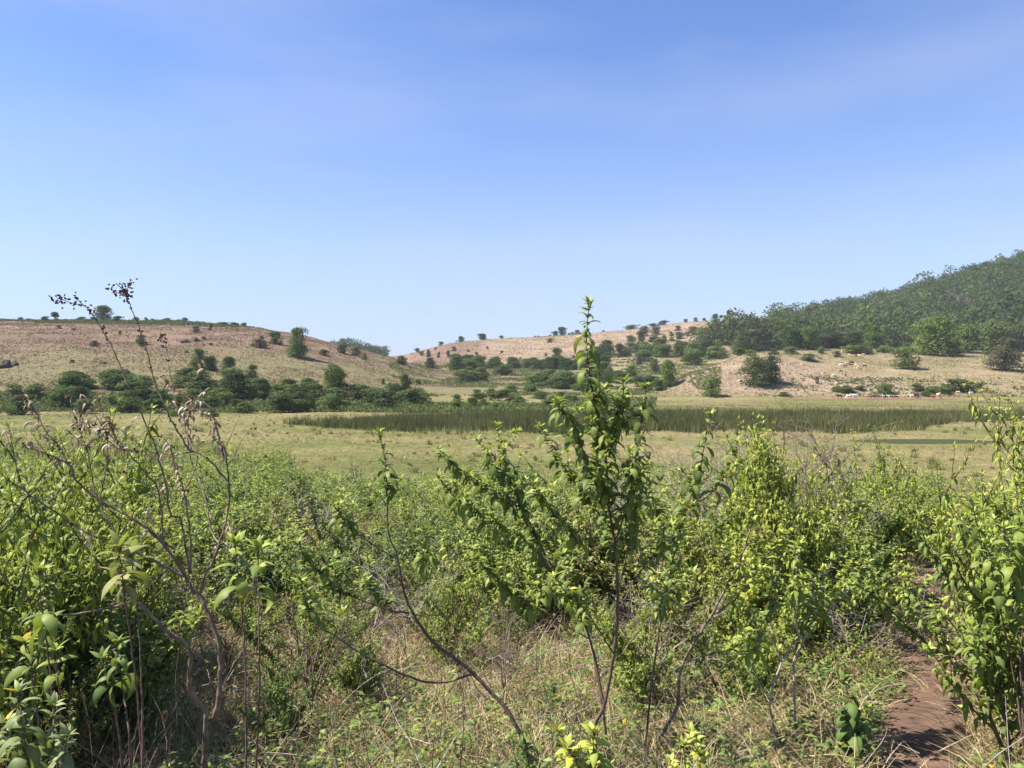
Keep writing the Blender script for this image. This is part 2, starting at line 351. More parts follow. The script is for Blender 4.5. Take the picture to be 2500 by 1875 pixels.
# rows behind the camera
yb = np.array([-60, -45, -30, -20, -12, -6, -2, 0.5]); Ub, Yb = np.meshgrid(us * 6, yb)
Vb = np.stack([Ub * (1 + np.maximum(0, -Yb) * 0.08), Yb, Hgt(Ub, Yb)], -1).reshape(-1, 3)
V = np.concatenate([Vb, V]); nr = nyy + len(yb)
PXv = V[:, 0] / np.maximum(V[:, 1], 6) * F + CXP
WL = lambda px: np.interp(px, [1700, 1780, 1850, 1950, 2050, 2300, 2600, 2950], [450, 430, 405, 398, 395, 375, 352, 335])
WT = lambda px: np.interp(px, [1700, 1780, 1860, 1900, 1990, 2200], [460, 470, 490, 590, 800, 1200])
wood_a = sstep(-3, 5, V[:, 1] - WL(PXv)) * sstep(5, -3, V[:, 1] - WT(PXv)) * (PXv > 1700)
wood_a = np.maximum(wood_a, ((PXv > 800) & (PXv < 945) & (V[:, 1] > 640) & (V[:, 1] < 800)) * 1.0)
i = np.arange(nr - 1)[:, None] * nu + np.arange(nu - 1)[None]; i = i.ravel()
gr = link('ground', mesh_np('ground', V, [np.stack([i, i + 1, i + nu + 1, i + nu], -1)], M['ground'], {'wood': wood_a}, smooth=True))
setp(gr, 'grassy plain rising into dry brown hills', None, None, 'structure')

# path: a narrow trodden strip of bare reddish soil
def path_x(y): return np.interp(y, [1.5, 3.2, 4.06, 5.4, 7, 8.1, 9.4, 13.5, 18, 26], [1.1, 1.8, 2.2, 3.0, 3.88, 4.51, 5.3, 7.8, 10.4, 15])
pyy = np.linspace(1.6, 24, 240); pw_ = np.linspace(-1, 1, 15)
wid = 0.26 + 0.04 * np.sin(pyy * 1.7) + 0.04 * np.sin(pyy * 4.1)
PX = path_x(pyy)[:, None] + pw_[None] * wid[:, None] * (1 + 0.22 * fbm(pyy[:, None] * 2.5, pw_[None] * 1.0 + 7, 4, 3)); PYY = np.repeat(pyy[:, None], 15, 1)
PZ = Hgt(PX, PYY) + 0.03 - 0.028 * np.abs(pw_[None]) ** 4 - 0.012 * (1 - pw_[None] ** 2)
i = (np.arange(239)[:, None] * 15 + np.arange(14)[None]).ravel()
M['path'] = simple_mat('path_soil', (0.075, 0.045, 0.033), (0.17, 0.105, 0.075), 7, 0.95, bump=1.0, detail=9, spec=0.1)
pth = link('footpath', mesh_np('footpath', np.stack([PX, PYY, PZ], -1).reshape(-1, 3), [np.stack([i, i + 1, i + 16, i + 15], -1)], M['path'], smooth=True))
setp(pth, 'bare reddish brown footpath', None, None, 'structure')

# pond water
m = new_mat('water'); g = G(m); o = g.n('ShaderNodeOutputMaterial'); p = g.n('ShaderNodeBsdfPrincipled')
p.inputs['Base Color'].default_value = (0.05, 0.055, 0.024, 1); p.inputs['Roughness'].default_value = 0.5; p.inputs['IOR'].default_value = 1.2; p.inputs['Specular IOR Level'].default_value = 0.03
tcx = g.n('ShaderNodeTexCoord'); b = g.n('ShaderNodeBump'); b.inputs['Strength'].default_value = 0.25; b.inputs['Distance'].default_value = 0.03
g.l(g.noise(tcx.outputs['Object'], 3, 3), b.inputs['Height']); g.l(b.outputs[0], p.inputs['Normal']); g.l(p.outputs[0], o.inputs[0]); M['water'] = m
a = np.linspace(0, 2 * math.pi, 72, endpoint=False); rr = 1 + 0.12 * np.sin(a * 3 + 1) + 0.07 * np.sin(a * 7)
WV = np.concatenate([[[39, 72, -6.17]], np.stack([39 + 8 * rr * np.cos(a), 72 + 3.6 * rr * np.sin(a), np.full(72, -6.17)], -1)])
k = np.arange(72)
wt = link('water', mesh_np('water', WV, [np.stack([np.zeros(72, int), 1 + k, 1 + (k + 1) % 72], -1)], M['water'])); setp(wt, 'dark still pond water', None, None, 'structure')
# red mud shore under the cattle
my = np.linspace(0, 1, 7); mx_ = np.linspace(70, 118, 130)
MX, MT = np.meshgrid(mx_, my); taper = np.sin(np.pi * (MX - 70) / 48) ** 0.6
MY = 199 + (MT - 0.5) * 6.5 * taper + 1.6 * fbm(MX / 5, MT, 2, 3)
MZ = Hgt(MX, MY) + 0.06
i = (np.arange(6)[:, None] * 130 + np.arange(129)[None]).ravel()
M['mud'] = simple_mat('red_mud', (0.15, 0.075, 0.05), (0.25, 0.135, 0.09), 0.6, 0.9)
mud = link('mud_shore', mesh_np('mud_shore', np.stack([MX, MY, MZ], -1).reshape(-1, 3), [np.stack([i, i + 1, i + 131, i + 130], -1)], M['mud'], smooth=True)); setp(mud, 'red mud shore along the reeds', None, None, 'structure')

# ------------------------------------------------------------------ plant geometry
rng = np.random.default_rng(7)
def leaf_geo(G_, Pp, az, L, W, a0, bend, roll=None, ns=4, fold=0.25, rnd=None, young=None, flat=False, g_rng=rng):
    """leaves: attach points Pp (n,3), azimuth az, length, width, start elevation, total droop (radians)"""
    n = len(Pp)
    if n == 0: return
    bc = lambda v: np.broadcast_to(np.asarray(v, float), (n,))
    L = bc(L); W = bc(W); a0 = bc(a0); bend = bc(bend); roll = bc(0.0 if roll is None else roll)
    rnd = g_rng.random(n) if rnd is None else bc(rnd); young = bc(0.0 if young is None else young)
    t = np.linspace(0, 1, ns + 1)
    O = np.stack([np.cos(az), np.sin(az), np.zeros(n)], -1); Z = np.array([0, 0, 1.0])
    tm = (t[:-1] + t[1:]) / 2
    ang = a0[:, None] - bend[:, None] * tm[None] ** 0.8
    st = (L / ns)[:, None, None] * (np.cos(ang)[..., None] * O[:, None] + np.sin(ang)[..., None] * Z)
    C = np.concatenate([np.zeros((n, 1, 3)), np.cumsum(st, 1)], 1) + np.asarray(Pp)[:, None]
    ang2 = a0[:, None] - bend[:, None] * t[None] ** 0.8
    D = np.cos(ang2)[..., None] * O[:, None] + np.sin(ang2)[..., None] * Z
    S0 = np.stack([-np.sin(az), np.cos(az), np.zeros(n)], -1)[:, None] * np.ones((1, ns + 1, 1))
    Nn = np.cross(D, S0); S = S0 * np.cos(roll)[:, None, None] + Nn * np.sin(roll)[:, None, None]; Nn = np.cross(D, S)
    if flat:
        w = np.maximum(1 - t, 0.05)
        Wd = (W / 2)[:, None, None] * w[None, :, None]
        VV = np.stack([C - S * Wd, C + S * Wd], 2).reshape(-1, 3)
        b = (np.arange(n) * (ns + 1) * 2)[:, None] + (np.arange(ns) * 2)[None]; b = b.ravel()
        G_.add(VV, [np.stack([b, b + 1, b + 3, b + 2], -1)], rnd=np.repeat(rnd, (ns + 1) * 2), young=np.repeat(young, (ns + 1) * 2), mid=0.0)
        return
    w = np.sin(np.pi * np.clip(t * 0.97 + 0.03, 0, 1) ** 0.75) if ns > 2 else np.array([0.15, 1.0, 0.05]); w[-1] = 0.02; w[0] = 0.12
    Wd = (W / 2)[:, None, None] * w[None, :, None]
    Nup = -Nn
    VV = np.stack([C - S * Wd + Nup * Wd * fold, C, C + S * Wd + Nup * Wd * fold], 2).reshape(-1, 3)
    b = (np.arange(n) * (ns + 1) * 3)[:, None] + (np.arange(ns) * 3)[None]; b = b.ravel()
    mid = np.tile(np.array([0, 1.0, 0]), n * (ns + 1))
    G_.add(VV, [np.stack([b, b + 1, b + 4, b + 3], -1), np.stack([b + 1, b + 2, b + 5, b + 4], -1)],
           rnd=np.repeat(rnd, (ns + 1) * 3), young=np.repeat(young, (ns + 1) * 3), mid=mid)
def tube(G_, P, r, sides=5):
    P = np.asarray(P, float); n = len(P); r = np.broadcast_to(np.asarray(r, float), (n,))
    T = np.gradient(P, axis=0); T /= np.linalg.norm(T, axis=1)[:, None] + 1e-9
    ref = np.array([1.0, 0.13, 0]) if abs(T[:, 0]).mean() < 0.8 else np.array([0, 0.1, 1.0])
    A = np.cross(T, ref); A /= np.linalg.norm(A, axis=1)[:, None] + 1e-9; B = np.cross(T, A)
    a = np.linspace(0, 2 * math.pi, sides, endpoint=False)
    VV = (P[:, None] + r[:, None, None] * (np.cos(a)[None, :, None] * A[:, None] + np.sin(a)[None, :, None] * B[:, None])).reshape(-1, 3)
    i = np.arange(n - 1)[:, None] * sides; j = np.arange(sides)[None]; j2 = (j + 1) % sides
    G_.add(VV, [np.stack([(i + j).ravel(), (i + j2).ravel(), (i + sides + j2).ravel(), (i + sides + j).ravel()], -1)], rnd=0.5)
ph = (1 + 5 ** .5) / 2
ICO = np.array([(-1, ph, 0), (1, ph, 0), (-1, -ph, 0), (1, -ph, 0), (0, -1, ph), (0, 1, ph), (0, -1, -ph), (0, 1, -ph), (ph, 0, -1), (ph, 0, 1), (-ph, 0, -1), (-ph, 0, 1)]) / math.hypot(1, ph)
ICF = np.array([(0, 11, 5), (0, 5, 1), (0, 1, 7), (0, 7, 10), (0, 10, 11), (1, 5, 9), (5, 11, 4), (11, 10, 2), (10, 7, 6), (7, 1, 8), (3, 9, 4), (3, 4, 2), (3, 2, 6), (3, 6, 8), (3, 8, 9), (4, 9, 5), (2, 4, 11), (6, 2, 10), (8, 6, 7), (9, 8, 1)])
def blobs(G_, P, r, el=1.4, g_rng=rng):
    P = np.asarray(P, float); n = len(P)
    if n == 0: return
    r = np.broadcast_to(np.asarray(r, float), (n,)); ax = g_rng.normal(size=(n, 3)); ax /= np.linalg.norm(ax, axis=1)[:, None]
    Vv = ICO[None] * r[:, None, None] * (1 + 0.3 * (g_rng.random((n, 12, 1)) - .5)); Vv = Vv + ax[:, None] * (Vv * ax[:, None]).sum(-1, keepdims=True) * (el - 1) + P[:, None]
    G_.add(Vv.reshape(-1, 3), [(ICF[None] + (np.arange(n) * 12)[:, None, None]).reshape(-1, 3)], rnd=0.5)
def resample(P, step):
    P = np.asarray(P, float)
    if len(P) > 2:                                    # catmull-rom smoothing
        Q = np.concatenate([[2 * P[0] - P[1]], P, [2 * P[-1] - P[-2]]]); out_ = []
        for k in range(1, len(Q) - 2):
            for t in np.linspace(0, 1, 6, endpoint=False):
                out_.append(0.5 * (2*Q[k] + (Q[k+1]-Q[k-1])*t + (2*Q[k-1]-5*Q[k]+4*Q[k+1]-Q[k+2])*t*t + (3*Q[k]-Q[k-1]-3*Q[k+1]+Q[k+2])*t**3))
        out_.append(P[-1]); P = np.array(out_)
    d = np.concatenate([[0], np.cumsum(np.linalg.norm(np.diff(P, axis=0), axis=1))]); n = max(2, int(d[-1] / step) + 1)
    s = np.linspace(0, d[-1], n); return np.stack([np.interp(s, d, P[:, k]) for k in range(3)], -1), s, d[-1]
def dress(G_, P, start=0.25, node=0.035, L=0.08, ns=4, wid=0.30, prob=0.95, g_rng=rng, Gb=None, tip=True, rbias=0.0, ax=1, droop=1.0):
    """opposite leaves along a shoot, turning a quarter at each node, smaller and paler at the tip"""
    Q, s, T = resample(P, node); n = len(Q)
    if n < 2: return
    fr = s / T; left = T - s
    k0 = np.where(fr >= start)[0]
    if not len(k0): return
    base = g_rng.random() * math.pi
    pos = []; az = []; LL = []; a0 = []; bd = []; yg = []; rn = []
    shoot_r = g_rng.random()
    for k in k0:
        size = min(1.0, 0.45 + left[k] / 0.16 * 0.55) * (0.75 + 0.5 * g_rng.random())
        y = max(0.0, 1 - left[k] / 0.11)
        for q in (0, 1):
            if g_rng.random() > prob: continue
            pos.append(Q[k]); az.append(base + k * math.pi / 2 + q * math.pi + g_rng.normal() * 0.3)
            LL.append(L * size); a0.append(0.9 * y + 0.5 + g_rng.normal() * 0.25); bd.append((0.8 + 1.35 * (1 - y)) * (0.7 + 0.6 * g_rng.random()) * droop + 0.35 * g_rng.random())
            yg.append(y * 0.75); rn.append(np.clip(0.5 * shoot_r + 0.5 * g_rng.random() + rbias, 0, 1))
            for q2 in range(ax):
                if g_rng.random() < 0.75:
                    pos.append(Q[k]); az.append(az[-1] + g_rng.normal() * 0.6); LL.append(L * size * (0.3 + 0.35 * g_rng.random())); a0.append(0.9 + g_rng.normal() * 0.3); bd.append(0.8 + g_rng.random()); yg.append(min(1, y * 0.75 + 0.35 * g_rng.random())); rn.append(g_rng.random())
    if tip:
        for q in range(6):
            pos.append(Q[-1]); az.append(base + q * 1.05 + g_rng.normal() * 0.2); LL.append(L * 0.42 * (0.7 + 0.6 * g_rng.random())); a0.append(1.05 + g_rng.normal() * 0.2); bd.append(0.9); yg.append(0.8); rn.append(g_rng.random())
    LL = np.array(LL)
    leaf_geo(G_, np.array(pos), np.array(az), LL, LL * wid * (0.85 + 0.3 * g_rng.random(len(LL))), np.array(a0), np.array(bd), g_rng.normal(size=len(LL)) * 0.35, ns, rnd=np.array(rn), young=np.array(yg), g_rng=g_rng)
    if Gb is not None:
        kk = [k for k in k0 if left[k] < 0.45]
        if kk: blobs(Gb, np.repeat(Q[kk], 2, 0) + g_rng.normal(size=(2 * len(kk), 3)) * 0.006, 0.0055, g_rng=g_rng)
def wobble_line(p0, d0, length, n, g_rng, up=0.25, wob=0.12):
    p = np.array(p0, float); d = np.array(d0, float); d /= np.linalg.norm(d); P = [p.copy()]
    for k in range(n):
        d = d + g_rng.normal(size=3) * wob + np.array([0, 0, up / n]); d /= np.linalg.norm(d); p = p + d * length / n; P.append(p.copy())
    return np.array(P)
def make_shrub(name, seed, H=1.5, spread=0.6, nst=6, nbr=6, L=0.08, ns=3, node=0.04, leafy=0.35, sides=4, brup=0.7, ax=1):
    """returns (stem mesh, foliage mesh) for a many-stemmed leafy shrub of height H"""
    g_ = np.random.default_rng(seed); gs = Geo(); gl = Geo()
    for s in range(nst):
        az = 2 * math.pi * (s + g_.random() * 0.8) / nst; lean = spread * (0.15 + 0.85 * g_.random())
        hh = H * (0.62 + 0.38 * g_.random()) if s else H
        if s == 0: lean *= 0.3
        d0 = np.array([math.cos(az) * lean, math.sin(az) * lean, 1.0])
        ln = hh * math.sqrt(1 + (lean * 0.6) ** 2)
        P = wobble_line([math.cos(az) * 0.06 * spread * 2, math.sin(az) * 0.06 * spread * 2, -0.06], d0, ln, 8, g_, 0.15 * lean, 0.13)
        r0 = 0.006 + 0.004 * H
        tube(gs, P, np.linspace(r0, 0.002, len(P)), sides)
        dress(gl, P, leafy, node, L, ns, g_rng=g_, ax=ax)
        for b in range(nbr):
            f = 0.15 + 0.75 * (b + g_.random()) / nbr; k = f * 8; i0 = int(k); p0 = P[i0] + (P[min(8, i0 + 1)] - P[i0]) * (k - i0)
            ba = g_.random() * 2 * math.pi; bl = hh * (0.2 + 0.3 * (1 - f)) * (0.7 + 0.6 * g_.random())
            B = wobble_line(p0, [math.cos(ba), math.sin(ba), brup], bl, 5, g_, 0.5, 0.12)
            tube(gs, B, np.linspace(r0 * 0.5, 0.0016, 6), 3 if sides < 5 else 4)
            dress(gl, B, 0.12, node, L * 0.95, ns, g_rng=g_, ax=ax)
            if bl > 0.3 and ns > 2:
                for q in range(2):
                    B2 = wobble_line(B[2 + q], [math.cos(ba + (q * 2 - 1)), math.sin(ba + (q * 2 - 1)), brup], bl * 0.5, 4, g_, 0.4, 0.12)
                    tube(gs, B2, np.linspace(r0 * 0.35, 0.0014, 5), 3); dress(gl, B2, 0.15, node, L * 0.8, ns, g_rng=g_)
    return gs.mesh(name + '_stem', M['stem_green'], True), gl.mesh(name + '_foliage', M['leaf'], True)
def set_mat(o, m):
    if len(o.material_slots): o.material_slots[0].link = 'OBJECT'; o.material_slots[0].material = m
def place_shrub(kind, meshes, x, y, sc_, rz, label, cat, group=None, leafm=None, stemm=None, sxy=1.0):
    z = H1(x, y)
    e = bpy.data.objects.new(kind, None); sc.collection.objects.link(e); e.location = (x, y, z - 0.02); e.rotation_euler = (0, 0, rz); e.scale = (sc_ * sxy, sc_ * sxy, sc_)
    setp(e, label, cat, group)
    a = link('stem', meshes[0], e); b = link('foliage', meshes[1], e)
    if leafm: set_mat(b, leafm)
    if stemm: set_mat(a, stemm)
    return e
# shrub library: near (fine leaves) and middle distance (coarser)
NEAR = [make_shrub('near%d' % k, 100 + k, H=1.5, spread=[0.55, 0.75, 0.45, 0.9, 0.6, 0.5][k], nst=[7, 8, 6, 8, 9, 7][k], nbr=8, L=[0.1, 0.088, 0.11, 0.082, 0.095, 0.105][k], ns=4, node=0.04, leafy=0.26, sides=5) for k in range(6)]
MIDS = [make_shrub('mid%d' % k, 200 + k, H=1.3, spread=0.8 + 0.1 * (k % 3), nst=9, nbr=8, L=0.105, ns=2, node=0.055, leafy=0.2, sides=3) for k in range(6)]

SPARSE = [make_shrub('sparse%d' % k, 250 + k, H=1.2, spread=0.8, nst=6 + k % 3, nbr=6, L=0.085, ns=4, node=0.036, leafy=0.62, sides=5, brup=1.1) for k in range(4)]
print('lib', sum(len(m[1].polygons) for m in NEAR), sum(len(m[1].polygons) for m in MIDS))

# ------------------------------------------------------------------ tree and bush crowns (unit width and height, scaled per copy)
def crown_arrays(seed, n, size, lobes=14, bottom=0.1, top=1.0, shape='round', out=None):
    g_ = np.random.default_rng(seed); G_ = out or Geo(); irr = 0.45 if shape in ('cone', 'flat') else 1.0; sq = g_.uniform(0.75, 1.25); sa = g_.random() * 3.14
    C = []; Rr = []
    for k in range(lobes):
        h = (k + g_.random()) / lobes; hh = bottom + (top - bottom) * h
        if shape == 'cone': mr_ = 0.42 * (1 - h) ** 0.7 + 0.07
        elif shape == 'flat': mr_ = 0.45 * math.sin(math.pi * min(1, 0.45 + h * 0.5))
        elif shape == 'spread': mr_ = 0.42 * math.sqrt(max(0.05, 1 - h * h))
        else: mr_ = 0.40 * math.sqrt(max(0.08, 1 - (2 * h - 0.85) ** 2 * 0.85))
        a_ = k * 2.4 + g_.random() * 2 * irr; mr_ *= 1 + irr * (g_.random() * 0.75 - 0.42); hh += irr * 0.10 * g_.normal(); rr_ = (0.10 + 0.19 * g_.random() ** 1.5) * (0.8 if shape == 'cone' else 1)
        d = max(0, mr_ - rr_ * 0.5) * (0.35 + 0.75 * g_.random())
        C.append((d * math.cos(a_), d * math.sin(a_), min(max(hh, bottom + rr_ * 0.4), top - rr_ * 0.75))); Rr.append(rr_)
    C = np.array(C); C[:, :2] *= np.array([math.sqrt(sq), 1 / math.sqrt(sq)]); Rr = np.array(Rr); pk = g_.choice(lobes, n, p=Rr ** 2 / (Rr ** 2).sum())
    d = g_.normal(size=(n, 3)); d /= np.linalg.norm(d, axis=1)[:, None]; d[:, 2] = np.where(g_.random(n) < 0.55, np.abs(d[:, 2]), d[:, 2])
    P = C[pk] + d * (Rr[pk] * (0.72 + 0.42 * g_.random(n) ** 0.8))[:, None] * np.array([1.1, 1.1, 0.85])
    st_ = g_.random(n) < 0.10; P[st_] += d[st_] * (0.07 * g_.random(st_.sum()))[:, None]
    P[:, 2] = np.maximum(P[:, 2], 0.01 + 0.04 * g_.random(n))
    nn = d * 1.1 + g_.normal(size=(n, 3)) * 0.5 + np.array([0, 0, 0.25]); nn /= np.linalg.norm(nn, axis=1)[:, None]
    t1 = np.cross(nn, g_.normal(size=(n, 3))); t1 /= np.linalg.norm(t1, axis=1)[:, None]; t2 = np.cross(nn, t1)
    s = size * (0.5 + g_.random(n)) ; e = s * (0.45 + 0.4 * g_.random(n))
    Vv = np.stack([P - t1 * s[:, None], P + t2 * e[:, None] + nn * (s * 0.18)[:, None], P + t1 * s[:, None] * 0.9, P - t2 * e[:, None] - nn * (s * 0.2)[:, None]], 1)
    b = (np.arange(n) * 4)[:, None]
    lobe_r = g_.random(lobes)
    rv = np.clip(0.55 * g_.random(n) + 0.45 * lobe_r[pk], 0, 1)
    G_.add(Vv.reshape(-1, 3), [np.concatenate([b, b + 1, b + 2], 1), np.concatenate([b, b + 2, b + 3], 1)], rnd=np.repeat(rv, 4))
    return G_, C
def trunk_mesh(name, seed, C, r=0.035):
    g_ = np.random.default_rng(seed); G_ = Geo()
    tube(G_, [(0, 0, -0.08), (0.01, 0.0, 0.15), (0.0, 0.02, 0.4), (0.02, 0, 0.62)], [r * 1.3, r, r * 0.7, r * 0.3], 6)
    for k in range(0, len(C), 2):
        c = C[k]; z0 = min(0.12 + 0.3 * g_.random(), c[2] * 0.7); tube(G_, [(0, 0, z0), (c[0] * 0.45, c[1] * 0.45, z0 + (c[2] - z0) * 0.55), tuple(c)], [r * 0.6, r * 0.4, r * 0.12], 4)
    return G_.mesh(name, M['trunk'], True)
TREES = {}
def lib(kind, seeds, n, size, lobes, bottom, shape):
    L_ = []
    for s in seeds:
        Gc, C = crown_arrays(s, n, size, lobes, bottom, 1.0, shape)
        L_.append((trunk_mesh(kind + '_trunk%d' % s, s, C), Gc.mesh(kind + '_crown%d' % s, M['green'])))
    TREES[kind] = L_
lib('tree', range(300, 306), 5600, 0.023, 30, 0.0, 'spread')
lib('flat', range(310, 312), 2600, 0.03, 14, 0.4, 'flat')
lib('cone', range(320, 322), 4200, 0.024, 26, 0.04, 'cone')
lib('bush', range(330, 339), 2500, 0.033, 20, 0.0, 'spread')
lib('dome', range(340, 342), 4200, 0.024, 22, 0.0, 'spread')
rt = random.Random(5)
COLW = {'dark': 'dark green', 'green': 'green', 'olive': 'olive', 'bright': 'bright green', 'brown': 'dull brown', 'greybush': 'grey-green'}
LAND = []          # (px, py, phrase) landmarks for telling repeats apart
def relate(px, py, lands, reach=170):
    b = min(lands, key=lambda l: math.hypot(px - l[0], (py - l[1]) * 1.6)); dx = px - b[0]; dy = (py - b[1]) * 1.6; d = math.hypot(dx, dy)
    near = 'just ' if d < 45 else ('' if d < 110 else 'well ')
    if abs(dx) > 2 * abs(dy): w_ = ('right of' if dx > 0 else 'left of')
    elif abs(dy) > 2 * abs(dx): w_ = ('below' if dy > 0 else 'above')
    else: w_ = ('lower ' if dy > 0 else 'upper ') + ('right of' if dx > 0 else 'left of')
    return near + w_ + ' the ' + b[2]
def tree_at(p, w_, h_, kind, mat, label, cat, group=None, name=None, rz=None, parts=True):
    tm, cm_ = TREES[kind][rt.randrange(len(TREES[kind]))]
    nm = name or {'tree': 'tree', 'flat': 'tree', 'cone': 'tree', 'bush': 'bush', 'dome': 'bush'}[kind]
    rz = rt.random() * 6.28 if rz is None else rz
    if parts:
        e = bpy.data.objects.new(nm, None); sc.collection.objects.link(e)
        a_ = link('trunk', tm, e); b_ = link('crown', cm_, e); set_mat(b_, M[mat])
    else:
        e = link(nm, cm_); set_mat(e, M[mat])
    tl = 0.16 if kind in ('bush', 'tree') else 0.04
    e.location = p; e.rotation_euler = (rt.uniform(-tl, tl), rt.uniform(-tl, tl), rz); e.scale = (w_ * rt.uniform(0.85, 1.15), w_ * rt.uniform(0.85, 1.15), h_); setp(e, label, cat, group); return e
def tree_px(px, py, wpx, hpx, kind, mat, label, cat='tree', group=None, name=None, on_crest=False, parts=True, dz=0.0):
    p = crest(px) if on_crest else hit(px, py)
    if p is None: p = crest(px)
    s = p.y / F
    q = Vector((p.x, p.y, p.z - 0.03 * hpx * s - dz))
    return tree_at(q, wpx * s * 1.08, hpx * s * 1.06, kind, mat, label, cat, group, name, parts=parts)

